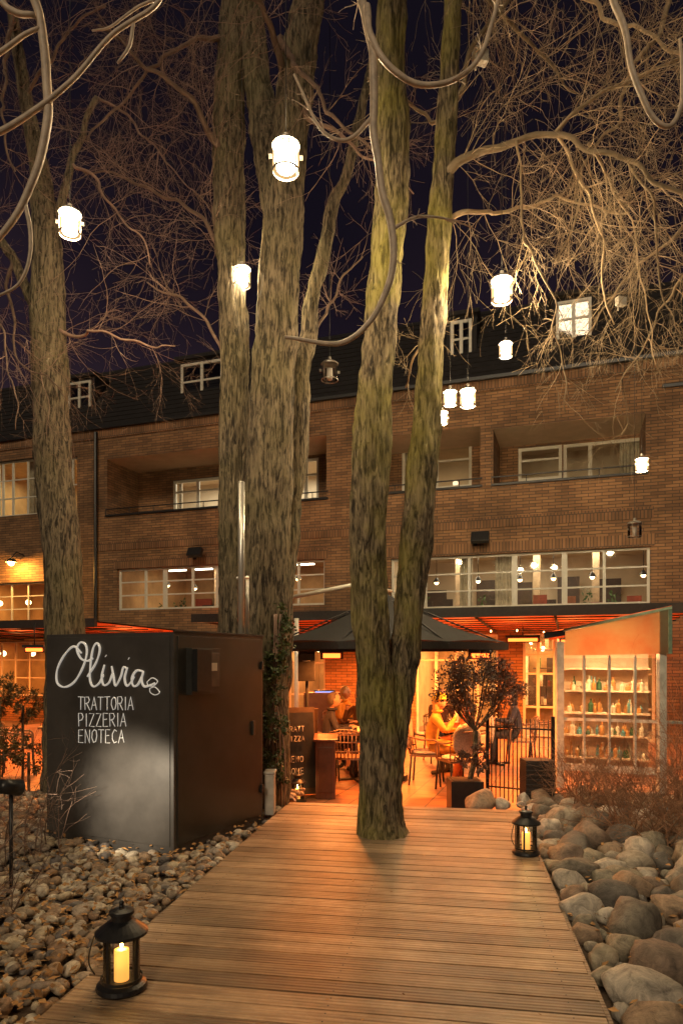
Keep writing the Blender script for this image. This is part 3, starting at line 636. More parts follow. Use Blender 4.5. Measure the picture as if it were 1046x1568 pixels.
# ------------------------------------------------------------------ floor lanterns
E_flame=emis('candle_flame',(1,.55,.12),20,True); M_cand=mat('candle_wax',(.9,.6,.2),.5,var=.05,bump=0,es=1.1,ec=(1,.45,.08))
def lantern(px,d,z0,h):
    c=W(px,1300,d); k=h/.44; m_=MB()
    m_.lathe([(1e-4,0),(.115,0),(.125,.012),(.12,.03),(.095,.045),(1e-4,.045)],(0,0,0),28,0)
    for i in range(4):
        a=math.pi/4+math.pi/2*i; m_.box((.093*math.cos(a),.093*math.sin(a),.16),(.016,.008,.24),0,Matrix.Rotation(a+math.pi/2,3,'Z'))
    m_.lathe([(.088,.045),(.088,.28)],(0,0,0),28,1,True)
    m_.lathe([(.1,.272),(.128,.276),(.128,.29),(.11,.305),(.07,.335),(.05,.345),(.05,.372),(.062,.376),(.06,.39),(.03,.402),(1e-4,.404)],(0,0,0),28,0)
    m_.lathe([(.098,.05),(.102,.05),(.102,.065),(.098,.065)],(0,0,0),28,0)
    m_.cyl((0,0,.046),.036,.15,20,2,True); m_.tube([(0,0,.196),(0,0,.206)],.002,5,0); m_.ell((0,0,.218),(.008,.008,.018),3)
    m_.tube(catmull([(-.128,0,.28),(-.15,0,.2),(-.15,0,.14),(-.125,0,.09)],.01),.004,6,0)
    m_.tube([(0,0,.4),(0,0,.42)],.012,8,0); m_.ell((0,0,.428),(.014,.014,.012),0)
    ob=m_.build('candle_lantern',[M_dark,M_lglass,M_cand,E_flame],None,(c.x,d,z0),.35); ob.scale=(k,k,k)
    lamp('candle_flame_light',ob,(0,0,.222),2.2,(1,.5,.14),size=.012)
lantern(187,3.32,.0,.43); lantern(805,5.62,.0,.40); lantern(456,8.85,-.25,.40)

# ------------------------------------------------------------------ trees
def bark_disp(p,r): return min(r*.15,.024)*(1.2*noise.noise(Vector((p.x*18,p.y*18,p.z*2.8)))+.8*noise.noise(Vector((p.x*44,p.y*44,p.z*7))))+r*.12*noise.noise(Vector((p.x*2,p.y*2,p.z*1.4)))
def trunk(mb,P,m=0,n=40,step=.05,wob=0,ws=1):
    pts=[Vector((*W(p[0],p[1],p[2]),p[3]*ws/2/F*p[2])) for p in P]
    Q=[pts[0]*2-pts[1]]+pts+[pts[-1]*2-pts[-2]]; out=[]
    for i in range(1,len(Q)-2):
        p0,p1,p2,p3=Q[i-1:i+3]; k=max(2,int((p2-p1).length/step))
        for j in range(k):
            t=j/k; out.append(.5*((2*p1)+(p2-p0)*t+(2*p0-5*p1+4*p2-p3)*t*t+(3*p1-p0-3*p2+p3)*t**3))
    out.append(pts[-1])
    c=[Vector((o[0],o[1],o[2])) for o in out]; r=[max(.003,o[3]) for o in out]
    if wob:
        so_=U(0,90)
        c=[p+noise.noise_vector(p*1.7+Vector((so_,0,0)))*wob*min(1,i/6)+noise.noise_vector(p*5+Vector((0,so_,0)))*wob*.3*min(1,i/6) for i,p in enumerate(c)]
    mb.tube(c,r,n,m,True,True,bark_disp if n>=16 else None); return c,r
TW=0
def twig(mb,p,d,L_,r,lev,droop,wig,m,kids,sp=.9):
    global TW
    TW+=1; n=max(3,min(8,int(L_/.09))); pts=[p]; rd=[r]; d=d.normalized(); ds=[d]
    for i in range(n):
        d=(d+rv()*wig+Vector((0,0,droop))).normalized(); p=p+d*(L_/n); pts.append(p); rd.append(max(.0012,r*(1-.7*(i+1)/n))); ds.append(d)
    mb.tube(pts,rd,3,m,True,False)
    if lev>0:
        for k in range(kids):
            t=U(.15,1); i=min(n,int(t*n)); q=rv(); q=(q-ds[i]*q.dot(ds[i])); 
            if q.length<1e-3: continue
            twig(mb,pts[i],ds[i]*U(.5,1)+q.normalized()*sp*U(.5,1),L_*U(.35,.65),max(.0013,rd[i]*.62),lev-1,droop,wig*1.1,m,kids,sp)
DEN=.8
def limb(mb,P,m,nseed,L_,droop=-.03,lev=2,kids=4,wig=.26,mt=None,start=.1,rt=.0048,n=8,ws=.52,wob=.14):
    c,r=trunk(mb,P,m,n,.06,wob,ws)
    for k in range(int(nseed*DEN)+1):
        i=int(len(c)*U(start,1))-1; i=max(0,min(len(c)-2,i)); d=(c[i+1]-c[i]).normalized(); q=rv(); q=(q-d*q.dot(d)).normalized()
        twig(mb,c[i],d*.6+q,L_*U(.5,1.35),min(rt,r[i]*.6),lev,droop,wig,mt if mt is not None else m,kids)
    return c,r
mb=MB()
trunk(mb,[(587,1282,6.3,84),(586,1262,6.3,72),(584,1220,6.3,64),(580,1150,6.3,58),(574,1060,6.3,56),(569,960,6.3,54),(564,860,6.3,54),(566,760,6.3,56),(570,680,6.3,60),(574,600,6.3,52),(583,500,6.3,48),(592,400,6.3,50),(601,300,6.3,48),(602,200,6.3,46),(598,100,6.3,46),(600,0,6.3,42),(606,-150,6.4,34),(590,-400,6.5,20)],0,60,.032)
trunk(mb,[(592,1262,6.4,50),(594,1200,6.4,44),(602,1120,6.42,42),(616,1020,6.45,43),(629,900,6.5,43),(640,800,6.5,45),(648,700,6.5,46),(654,620,6.5,42),(662,500,6.5,38),(670,400,6.5,36),(676,300,6.5,36),(683,200,6.5,30),(688,100,6.5,28),(694,0,6.5,26),(705,-150,6.6,18)],0,48,.032)
K=dict(m=1,mt=1)
limb(mb,[(676,285,6.5,36),(698,249,6.4,26),(760,222,6.2,20),(850,203,6.0,16),(930,235,5.8,14),(1046,285,5.6,12),(1150,300,5.5,8)],nseed=44,L_=.9,droop=-.05,**K)
limb(mb,[(684,170,6.5,22),(715,110,6.4,16),(742,50,6.3,14),(790,-60,6.2,10)],nseed=16,L_=.8,**K)
limb(mb,[(850,203,6.0,12),(930,140,5.9,10),(1046,80,5.8,8),(1150,60,5.7,6)],nseed=34,L_=.9,droop=-.04,**K)
limb(mb,[(690,-100,6.5,26),(800,-60,6.2,18),(900,20,6.0,13),(1000,60,5.6,10),(1120,160,5.4,8)],nseed=44,L_=1.0,droop=-.06,**K)
limb(mb,[(690,-60,6.5,22),(760,20,6.6,14),(820,90,6.8,9),(880,140,6.9,6)],nseed=26,L_=.8,droop=-.06,**K)
limb(mb,[(683,200,6.5,14),(640,160,6.9,10),(560,120,7.2,7)],nseed=8,L_=.7,**K)
limb(mb,[(672,340,6.6,18),(760,330,7.0,11),(860,300,7.3,8),(960,330,7.4,6)],nseed=34,L_=.9,droop=-.08,**K)
limb(mb,[(850,203,6.0,10),(872,250,6.0,9),(905,320,6.05,7),(935,400,6.1,6),(925,500,6.1,4)],nseed=22,L_=.55,droop=-.1,**K)
limb(mb,[(790,215,6.1,8),(800,300,6.1,7),(815,400,6.1,6),(850,520,6.2,4),(862,640,6.2,3)],nseed=20,L_=.5,droop=-.1,**K)
limb(mb,[(960,245,5.8,9),(1000,330,5.9,7),(1030,430,6.0,5),(1046,520,6.0,3)],nseed=22,L_=.6,droop=-.08,**K)
limb(mb,[(900,220,5.9,9),(930,290,6.2,7),(985,400,6.4,5),(1000,560,6.5,3)],nseed=18,L_=.5,droop=-.1,**K)
limb(mb,[(664,470,6.6,10),(640,560,6.9,7),(620,600,7.2,4)],nseed=5,L_=.5,**K)
limb(mb,[(1040,-50,7.5,18),(960,120,7.6,12),(900,260,7.8,8),(860,400,8.0,5)],nseed=34,L_=1.0,droop=-.06,**K)
limb(mb,[(1180,60,7.5,18),(1050,330,7.6,10),(960,430,7.8,7),(900,520,8.0,4)],nseed=32,L_=.9,droop=-.05,**K)
limb(mb,[(1180,330,7,12),(1060,400,7.2,8),(1000,500,7.4,6),(940,600,7.5,3)],nseed=22,L_=.8,droop=-.05,**K)
for P_ in ([(598,-320,6.3,30),(570,-160,4.8,22),(556,-30,3.9,17),(568,80,3.6,15),(570,180,3.6,14),(588,290,3.6,14),(603,350,3.6,14),(592,430,3.6,12),(562,490,3.6,10),(510,528,3.6,9),(430,521,3.6,6)],
  [(562,10,3.7,13),(580,85,3.6,12),(620,128,3.6,11),(672,130,3.6,10),(715,105,3.6,9),(745,50,3.6,8),(765,-20,3.6,6)],
  [(700,-260,5.5,22),(880,-150,3.6,16),(948,15,3.4,12),(962,110,3.4,11),(990,178,3.4,10),(1022,198,3.4,9),(1040,150,3.4,7),(1040,60,3.4,5)],
  [(570,180,3.6,8),(530,210,3.6,7),(490,190,3.7,6),(455,110,3.8,4)],[(603,350,3.6,7),(640,330,3.7,5),(700,335,3.8,3)]):
    c,r=trunk(mb,P_,2,12,.03,.035,.85)
    for k in range(7):
        i=int(len(c)*U(.3,.95)); q=rv(); twig(mb,c[i],(c[min(i+1,len(c)-1)]-c[i-1]).normalized()+q*.7,U(.06,.2),.005,1,0,.2,2,2)
mb.build('bare_tree',[M_bark1,M_twig,M_smooth])
mb=MB()
trunk(mb,[(404,1262,7.7,84),(404,1225,7.7,76),(404,1100,7.7,74),(404,980,7.7,78),(408,860,7.7,78),(412,740,7.7,70),(417,620,7.7,66),(424,500,7.7,62),(430,400,7.7,60),(436,300,7.7,58),(445,200,7.7,54),(458,90,7.7,52),(474,0,7.7,44),(490,-140,7.7,34)],0,60,.036)
trunk(mb,[(372,1240,8.0,70),(366,1100,8.0,62),(360,960,8.0,50),(359,800,8.0,46),(358,680,8.0,44),(360,560,8.0,42),(356,440,8.0,42),(352,330,8.0,46),(352,200,8.0,48),(355,90,8.0,46),(362,0,8.0,42),(372,-140,8.0,34)],0,44,.04)
trunk(mb,[(426,330,7.8,40),(412,240,7.9,44),(398,150,8.0,44),(385,50,8.0,40),(380,-80,8.0,34)],0,36,.04)
trunk(mb,[(424,1150,8.1,34),(436,900,8.1,30),(448,760,8.1,30),(458,640,8.1,30),(466,560,8.1,26),(482,440,8.1,22),(505,340,8.1,18),(532,250,8.1,15),(555,170,8.1,12),(580,60,8.1,9)],0,28,.04,.06)
limb(mb,[(352,250,8,24),(300,170,7.6,15),(230,90,7.2,10),(150,40,7,7)],nseed=34,L_=1.0,droop=-.03,**K)
limb(mb,[(356,420,8,18),(300,330,8.2,11),(220,280,8.4,8),(130,260,8.6,5)],nseed=34,L_=1.0,droop=-.02,**K)
limb(mb,[(436,120,7.7,24),(400,20,7,16),(310,-20,6.6,10),(200,-10,6.4,6)],nseed=30,L_=1.0,droop=-.05,**K)
limb(mb,[(350,60,8,20),(280,60,7.8,12),(200,130,7.6,8),(140,220,7.5,5)],nseed=30,L_=.9,droop=-.04,**K)
limb(mb,[(450,150,7.7,18),(500,200,7.4,11),(560,240,7.3,7),(640,290,7.2,4)],nseed=14,L_=.7,**K)
limb(mb,[(430,60,7.7,22),(450,110,7,14),(520,190,6.7,10),(590,250,6.6,6)],nseed=12,L_=.6,**K)
limb(mb,[(470,540,8.1,10),(500,450,8.3,7),(550,400,8.5,4)],nseed=12,L_=.6,**K)
limb(mb,[(358,560,8,12),(300,480,8.3,8),(230,440,8.5,4)],nseed=18,L_=.8,**K)
mb.build('bare_tree',[M_bark2,M_twigr])
mb=MB()
trunk(mb,[(106,1300,8.6,90),(104,1150,8.6,70),(101,960,8.6,58),(94,840,8.6,54),(84,720,8.6,52),(78,620,8.6,52),(74,500,8.6,50),(74,420,8.6,46),(70,340,8.6,38),(62,260,8.7,28),(40,150,8.8,20),(20,20,8.9,14)],0,44,.04)
trunk(mb,[(74,500,8.6,22),(50,460,8.7,18),(20,400,8.8,14),(-30,300,8.9,10)],0,18,.05,.06)
trunk(mb,[(74,400,8.6,22),(90,330,8.6,14),(110,250,8.7,10),(150,150,8.8,7)],0,18,.05,.06)
for P_,ns in (([(78,500,8.6,12),(130,515,8.3,8),(200,525,8.1,6),(275,526,8,3)],14),([(40,150,8.8,12),(90,60,8.5,8),(160,10,8.2,6)],22),([(150,150,8.8,9),(200,180,8.6,7),(270,260,8.5,4),(320,330,8.4,3)],24),
   ([(20,400,8.8,12),(10,480,8.4,8),(40,560,8.2,5),(100,600,8.2,3)],20),([(-30,300,8.9,12),(-20,420,8,8),(10,560,7.6,5),(20,660,7.5,3)],24),([(110,250,8.7,10),(170,300,8.3,7),(230,400,8.1,4)],20),([(20,20,8.9,12),(0,150,8,8),(30,260,7.8,5)],22)):
    limb(mb,P_,nseed=ns,L_=.9,droop=-.02,**K)
mb.build('bare_tree',[M_bark2,M_twigr])
mb=MB()
trunk(mb,[(-700,1350,3.6,110),(-690,1000,3.6,90),(-660,500,3.6,80),(-620,0,3.6,70),(-560,-400,3.6,50)],0,28,.08)
for P_ in ([(-640,200,3.6,40),(-300,-60,3.5,26),(-60,-120,3.4,18),(45,-20,3.4,15),(66,60,3.4,15),(76,150,3.4,15),(68,230,3.4,14),(35,310,3.4,12),(0,365,3.4,10),(-40,400,3.4,8)],
  [(-300,-60,3.5,16),(-60,-60,3.4,13),(20,20,3.4,11),(55,32,3.4,9)],[(-60,220,3.4,12),(0,203,3.4,11),(50,172,3.4,10),(110,130,3.4,9),(160,70,3.4,8),(205,35,3.4,8),(240,0,3.4,8),(260,-60,3.4,7)],
  [(-640,300,3.6,30),(-300,200,3.5,20),(-60,220,3.4,12)],[(205,35,3.4,6),(200,70,3.4,6),(180,98,3.4,4)],[(-60,120,3.4,10),(0,85,3.4,9),(40,55,3.4,8),(62,45,3.4,7)],[(-300,200,3.5,14),(-60,120,3.4,10)],
  [(38,306,3.4,7),(49,350,3.4,7),(46,400,3.4,6),(30,435,3.4,5),(0,455,3.4,4)],[(240,0,3.4,5),(215,10,3.4,5),(170,45,3.4,4),(140,50,3.4,3)]):
    trunk(mb,P_,1,12,.03,.03,.9)
mb.build('bare_tree',[M_bark2,M_smooth])

# shrubs of bare twigs
M_shr=mat('shrub_twig',(.30,.17,.10),.8,var=.3,scale=6,bump=0,island=.4)
def shrub(name,items,m_,droop=-.05):
    mb=MB()
    for px,py,d,n,h,sp_ in items:
        c=W(px,py,d); c.z=-.08
        for k in range(n):
            p=c+Vector((U(-.25,.25),U(-.2,.2),0)); twig(mb,p,Vector((U(-1,1)*sp_,U(-1,1)*sp_,1)),h*U(.6,1.1),.007,2,droop*sp_,.22,0,4)
    mb.build(name,[m_])
shrub('bare_shrub',[(x_,1200,d,18,h,.8) for x_,d,h in((890,7.6,.9),(930,7.3,.95),(975,7.1,1.0),(1020,6.9,1.05),(1070,6.8,1.05),(1120,6.6,1.0),(868,8.0,.75),(960,6.4,.6),(1000,6.2,.75),(1045,5.9,.75))],M_shr)
shrub('bare_shrub',[(1030,1200,7.8,9,1.6,.45),(1075,1200,7.4,9,1.6,.5)],M_shr)
shrub('bare_shrub',[(62,1260,5.9,4,1.0,.3),(10,1290,5.6,5,1.1,.45),(-20,1290,5.2,5,.9,.6),(5,1330,4.4,4,.6,.6)],M_twigr)
# leafy plants
M_olive=mat('olive_leaf',(.11,.07,.05),.6,var=.3,scale=8,bump=0,island=.5); M_ivy=mat('ivy_leaf',(.055,.075,.02),.5,var=.3,scale=8,bump=0,island=.5); M_hedge=mat('hedge_leaf',(.10,.08,.025),.6,var=.3,scale=8,bump=0,island=.5)
def crown(mb,c,rad,nclump,nl,ls,m):
    for k in range(nclump):
        v=rv(); q=c+Vector((v.x*rad[0],v.y*rad[1],v.z*rad[2]))*(.45+.55*R()); cr_=U(.12,.22)*max(rad)
        for j in range(nl):
            p=q+rv()*cr_*R()**.5; leaf(mb,p,rv()+v*.6,rv(),ls*U(.7,1.3),ls*.38,m)
mb=MB(); c=W(735,1050,8.7)
pot=W(713,1200,8.35); 
mb.prism([(pot.x-.2,8.2),(pot.x+.19,8.2),(pot.x+.19,8.58),(pot.x-.2,8.58)],-.25,.13,2); mb.prism([(pot.x-.17,8.23),(pot.x+.16,8.23),(pot.x+.16,8.55),(pot.x-.17,8.55)],.13,.135,3)
base=Vector((pot.x+.06,8.4,.12)); mid=W(727,1120,8.6)
mb.tube(catmull([base,base.lerp(mid,.5)+Vector((.03,0,0)),mid],.05),.035,8,0)
for k in range(16):
    v=rv(); v.z=abs(v.z)*.8; q=c+Vector((v.x*.42,v.y*.4,v.z*.3)); mb.tube(catmull([mid,mid.lerp(q,.5)+Vector((v.x*.08,0,-.03)),q],.06),.010,5,0)
crown(mb,c,(.60,.5,.38),85,70,.05,1)
crown(mb,Vector((pot.x+.12,8.35,.38)),(.22,.2,.22),16,40,.05,1)
mb.build('potted_olive_tree',[M_bark2,M_olive,M_dark,M_bed])
mb=MB()
for k in range(52):
    py=U(925,1200); q=W(424+ (12 if py<1000 else 0)+U(-20,12),py,7.35+U(-.1,.15))
    for j in range(34): leaf(mb,q+rv()*.09*R(),rv(),rv(),U(.03,.055),.03,0)
for k in range(5):
    mb.tube(catmull([W(416+k*5,1235,7.5),W(412+k*6,1150,7.45),W(422+U(-10,8),1050,7.4),W(426+U(-8,8),940,7.4)],.1),.008,5,1)
mb.build('ivy',[M_ivy,M_twigr])
mb=MB()
for px,d,z,rr in((0,9.2,1.08,.42),(36,9.6,.95,.38),(-50,9,1.1,.5),(0,8.9,.5,.45),(45,9.2,.35,.4),(-40,8.8,.4,.5)):
    q=W(px,1000,d); q.z=z; crown(mb,q,(rr,rr*.7,rr*.7),26,50,.05,0)
    mb.tube([(q.x,d,-.2),(q.x,d,z)],.02,6,1)
mb.build('hedge',[M_hedge,M_bark2])

# ------------------------------------------------------------------ metal fence + planter + pergola
mb=MB(); f0=W(746,1200,8.75); f1=W(846,1200,8.35); f0.z=f1.z=0
n=15
for i in range(n+1):
    p=f0.lerp(f1,i/n); mb.tube([(p.x,p.y,-.2),(p.x,p.y,.86)],.008,6,0)
for z in(-.02,.74): mb.tube([(f0.x,f0.y,z),(f1.x,f1.y,z)],.012,6,0)
for p in(f0,f1): mb.box((p.x,p.y,.33),(.04,.04,1.15),0)
mb.build('metal_fence',[M_dark])
mb=MB(); p=W(822,1200,8.1); mb.prism([(p.x-.17,7.95),(p.x+.17,7.95),(p.x+.17,8.25),(p.x-.17,8.25)],-.08,.42,0)
for k in range(8): mb.box((p.x,7.945,-.03+k*.055),(.35,.012,.03),0)
mb.build('planter_box',[mat('dark_rattan',(.03,.022,.018),.6,scale=40,bump=.4)],bevel=.006)
pg=empty('glazed_pergola'); mb=MB()
q0=W(856,1200,9.9); q1=W(1012,1200,9.4); q2=W(1180,1200,8.9); bk=Vector((sT,cT,0))*3.0
for q,zt_ in((q0,1.86),(q1,2.30),(q2,2.6)):
    mb.b2((q.x-.05,q.y-.05,-.25),(q.x+.05,q.y+.05,zt_),0); r_=q+bk; mb.b2((r_.x-.04,r_.y-.04,-.25),(r_.x+.04,r_.y+.04,zt_-.1),0)
def hex2(a,b_,z0a,z1a,z0b,z1b,th,m):
    n_=Vector((-(b_-a).y,(b_-a).x,0)).normalized()*th
    v=[(a.x,a.y,z0a),(b_.x,b_.y,z0b),(b_.x,b_.y,z1b),(a.x,a.y,z1a)]; v2=[(x+n_.x,y+n_.y,z) for x,y,z in v]
    mb.add(v+v2,[(0,1,2,3),(7,6,5,4),(0,4,5,1),(1,5,6,2),(2,6,7,3),(3,7,4,0)],m)
a0=q0+Vector((.05,-.1,0)); a1=q1+Vector((.05,-.1,0))
hex2(a0,a1,1.66,2.0,1.68,2.29,.004,1)
hex2(a0+Vector((-.03,-.02,0)),a1+Vector((.04,-.02,0)),2.0,2.04,2.29,2.33,.06,5)
hex2(a1+Vector((0,-.01,0)),a1+Vector((.05,.0,0)),1.68,2.29,1.68,2.29,.03,5)
hex2(q0,q1,.0,.10,.0,.10,.04,0); hex2(q0,q1,.72,.76,.72,.76,.04,0); hex2(q1,q2,.72,.76,.72,.76,.04,0)
for t in(.25,.5,.75): p=q0.lerp(q1,t); mb.b2((p.x-.015,p.y-.02,.1),(p.x+.015,p.y+.02,1.66),0)
hex2(q0,q1,.1,.72,.1,.72,.01,2); hex2(q0,q1,.76,1.62,.76,1.62,.01,2); hex2(q1,q2,.1,1.62,.1,1.62,.01,2)
R0=q0+Vector((-.25,-.1,0)); R1=q1+Vector((.1,-.1,0))
mb.add([(R0.x,R0.y,1.99),(R1.x,R1.y,2.34),(R1.x+bk.x,R1.y+bk.y,2.30),(R0.x+bk.x,R0.y+bk.y,1.96)],[(0,1,2,3)],3)
hex2(R0,a0,1.90,1.99,1.95,2.03,.05,4)
mb.build('pergola_frame',[mat('pergola_white',(.5,.52,.46),.45,bump=.05),mat('valance_canvas',(.60,.40,.24),.8,var=.2,scale=2,bump=.1,col2=(.50,.50,.34),transl=.75),M_glass,M_awn,M_dark,mat('verdigris_trim',(.22,.34,.24),.5,var=.3,scale=9)],pg)
mb=MB(); sb=q0+bk*.45; se=q1+bk*.45
for k in range(5): hex2(sb,se,.0+k*.36,.025+k*.36,.0+k*.36,.025+k*.36,.3,0)
for k in range(95):
    p=sb.lerp(se,U(.03,.97)); z=.025+random.randrange(4)*.36; h=U(.08,.24); r_=U(.02,.045)
    mb.lathe([(1e-4,0),(r_,0),(r_,h*.6),(r_*.35,h*.75),(r_*.35,h),(1e-4,h)],(p.x,p.y+U(.03,.2),z),9,random.choice((1,2,2,3,3,5)))
hex2(q0.lerp(q1,.1)+bk*.25,q0.lerp(q1,.9)+bk*.25,1.82,1.85,1.82,1.85,.05,4)
hex2(sb+bk*.12,se+bk*.12,-.2,1.9,-.2,1.9,.04,0)
mb.build('display_shelves',[mat('shelf_white',(.65,.52,.36),.5,var=.3,scale=2),mat('bottle_green',(.04,.1,.05),.2),mat('jar_amber',(.4,.2,.06),.3),mat('tin_cream',(.6,.55,.4),.5),emis('strip_glow',(1,.62,.3),20),mat('label_teal',(.08,.25,.28),.4)],pg)
pm=q0.lerp(q1,.5)+bk*.25; lamp('strip_light',pg,(pm.x,pm.y,1.79),80,(1,.54,.24),'AREA',1.1,.08,(0,0,-.3))
for t in(.2,.5,.8):
    pm=q0.lerp(q1,t)+bk*.1; lamp('strip_light_up',pg,(pm.x,pm.y,1.80),18,(1,.38,.13),size=.05)

# ------------------------------------------------------------------ A-board, podium, heater unit
mb=MB(); c=W(456,1215,9.3); rz=Matrix.Rotation(.25,3,'Z'); tl=Matrix.Rotation(-.16,3,'X')
mb.box((c.x,9.3,.36),(.50,.03,1.18),1,rz@tl); mb.box((c.x+.02,9.275,.37),(.42,.012,1.02),0,rz@tl); mb.box((c.x,9.65,.34),(.50,.03,1.15),1,rz@Matrix.Rotation(.16,3,'X'))
ex=rz@Vector((1,0,0)); nn=rz@tl@Vector((0,-1,0)); uz=rz@tl@Vector((0,0,1)); oo=Vector((c.x+.02,9.27,.37))+nn*.012
def bw(tx,u0,v0,s_):
    u=u0
    for ch in tx:
        for st in GL.get(ch,[]): mb.tube([oo+ex*(u+p[0]*s_*.8)+uz*(v0+p[1]*s_) for p in st],.004,4,2)
        u+=s_*.75
bw('TRATT',-.17,.25,.07); bw('PIZZA',-.17,.12,.07); bw('MENO',-.17,-.16,.08); bw('MONE',-.17,-.32,.08)
mb.build('chalkboard_sign',[mat('slate',(.03,.03,.03),.6),mat('board_frame',(.10,.06,.035),.6),mat('chalk',(.7,.7,.68),.9,bump=0)])
mb=MB(); c=W(499,1225,9.2); mb.box((c.x,9.2,.14),(.26,.34,.78),0); mb.box((c.x,9.2,.55),(.32,.40,.03),0,Matrix.Rotation(.1,3,'X')); mb.box((c.x,9.02,.14),(.2,.012,.6),1)
mb.build('host_podium',[mat('mahogany',(.12,.045,.025),.4,scale=4,st=(6,6,1)),mat('mahogany_panel',(.09,.035,.02),.4)],bevel=.008)
mb=MB(); c=W(470,1020,9.8); mb.box((c.x,9.8,c.z),(.24,.2,.40),0,Matrix.Rotation(.2,3,'X')); mb.tube([(c.x,9.85,-.25),(c.x,9.85,1.7)],.025,10,0); mb.cyl((c.x,9.85,-.25),.22,.05,20,0)
mb.cyl((c.x,9.69,c.z+.07),.06,.01,16,1); mb.build('loudspeaker_stand',[M_dark,M_steel],bevel=.01)
mb=MB(); c=W(497,1068,13.5); mb.box((c.x,13.5,c.z),(.42,.05,.3),0); mb.box((c.x,13.47,c.z),(.37,.006,.25),1); mb.box((c.x,13.6,.35),(.8,.5,1.2),2)
mb.build('till_screen',[M_dark,emis('screen_glow',(.25,.35,.8),1.6),mat('counter_wood',(.16,.07,.035),.4)],bevel=.006)
for px in(452,560): 
    mb=MB(); c=W(px,1000,12.5); mb.tube([(c.x,12.9,-.25),(c.x,12.9,2.38)],.045,12,0)
    mb.box((c.x,12.9,-.235),(.16,.16,.02),0); mb.build('awning_post',[M_frame])

# ------------------------------------------------------------------ furniture & people
M_wd=mat('table_wood',(.16,.08,.04),.4,scale=5,st=(1,8,1)); M_rat=mat('rattan',(.20,.12,.07),.6,scale=60,bump=.5); M_fur=mat('sheepskin',(.55,.48,.38),.95,scale=50,bump=1,dist=.02)
def table(x,y_,w_=.7,d_=.7):
    m_=MB(); m_.box((0,0,.735),(w_,d_,.03),0); m_.box((0,0,.70),(w_-.1,d_-.1,.04),1)
    m_.tube([(0,0,.03),(0,0,.7)],.03,10,1); m_.box((0,0,.02),(w_*.7,.07,.03),1); m_.box((0,0,.022),(.07,d_*.7,.034),1)
    for k in range(3):
        gx,gy=U(-.2,.2),U(-.2,.2); m_.lathe([(.03,0),(.032,.004),(.004,.008),(.004,.07),(.03,.1),(.034,.14),(.028,.17)],(gx,gy,.75),12,2)
    m_.cyl((.05,0,.75),.03,.07,12,3); m_.lathe([(1e-4,0),(.08,0),(.12,.015)],(-.1,.1,.751),16,4)
    m_.build('dining_table',[M_wd,M_dark,M_lglass,M_cand,M_frame],None,(x,y_,-.25),.2)
def chair(x,y_,rz,fur=False):
    m_=MB()
    for a in(-.2,.2):
        for b_ in(-.2,.2): m_.tube([(a,b_,.43),(a*1.15,b_*1.1,0)],.014,7,0)
    m_.box((0,0,.44),(.44,.44,.03),1)
    for i in range(9):
        t=-1+2*i/8; x_=-.20-.07*(1-t*t); m_.tube([(x_+.02,t*.21,.45),(x_-.03,t*.22,.86-.05*t*t)],.009,6,1)
    for z in(.55,.68,.8,.86): m_.tube([Vector((-.20-.07*(1-(t/4)**2)-.0-(z-.45)*.08,t/4*.22,z-.05*(t/4)**2*(z>.8))) for t in range(-4,5)],.012,6,1)
    for s_ in(-1,1): m_.tube(catmull([(-.25,s_*.22,.72),(-.05,s_*.25,.68),(.18,s_*.24,.66),(.2,s_*.22,.44)],.05),.014,7,1)
    if fur:
        def fn(p): return p*(1+.12*noise.noise(p*30))
        m_.ell((0,0,.475),(.23,.23,.04),2,20,10,fn); m_.ell((-.26,0,.74),(.05,.22,.24),2,20,12,fn)
    m_.build('wicker_chair',[M_dark,M_rat,M_fur],None,(x,y_,-.25),rz)
SKN=mat('skin',(.55,.33,.23),.5,var=.08,scale=12,bump=.05); 
M_shoe=mat('shoe',(.02,.018,.015),.4); M_lips=mat('lips',(.4,.13,.1),.5); M_eye=mat('eye',(.03,.02,.02),.2)
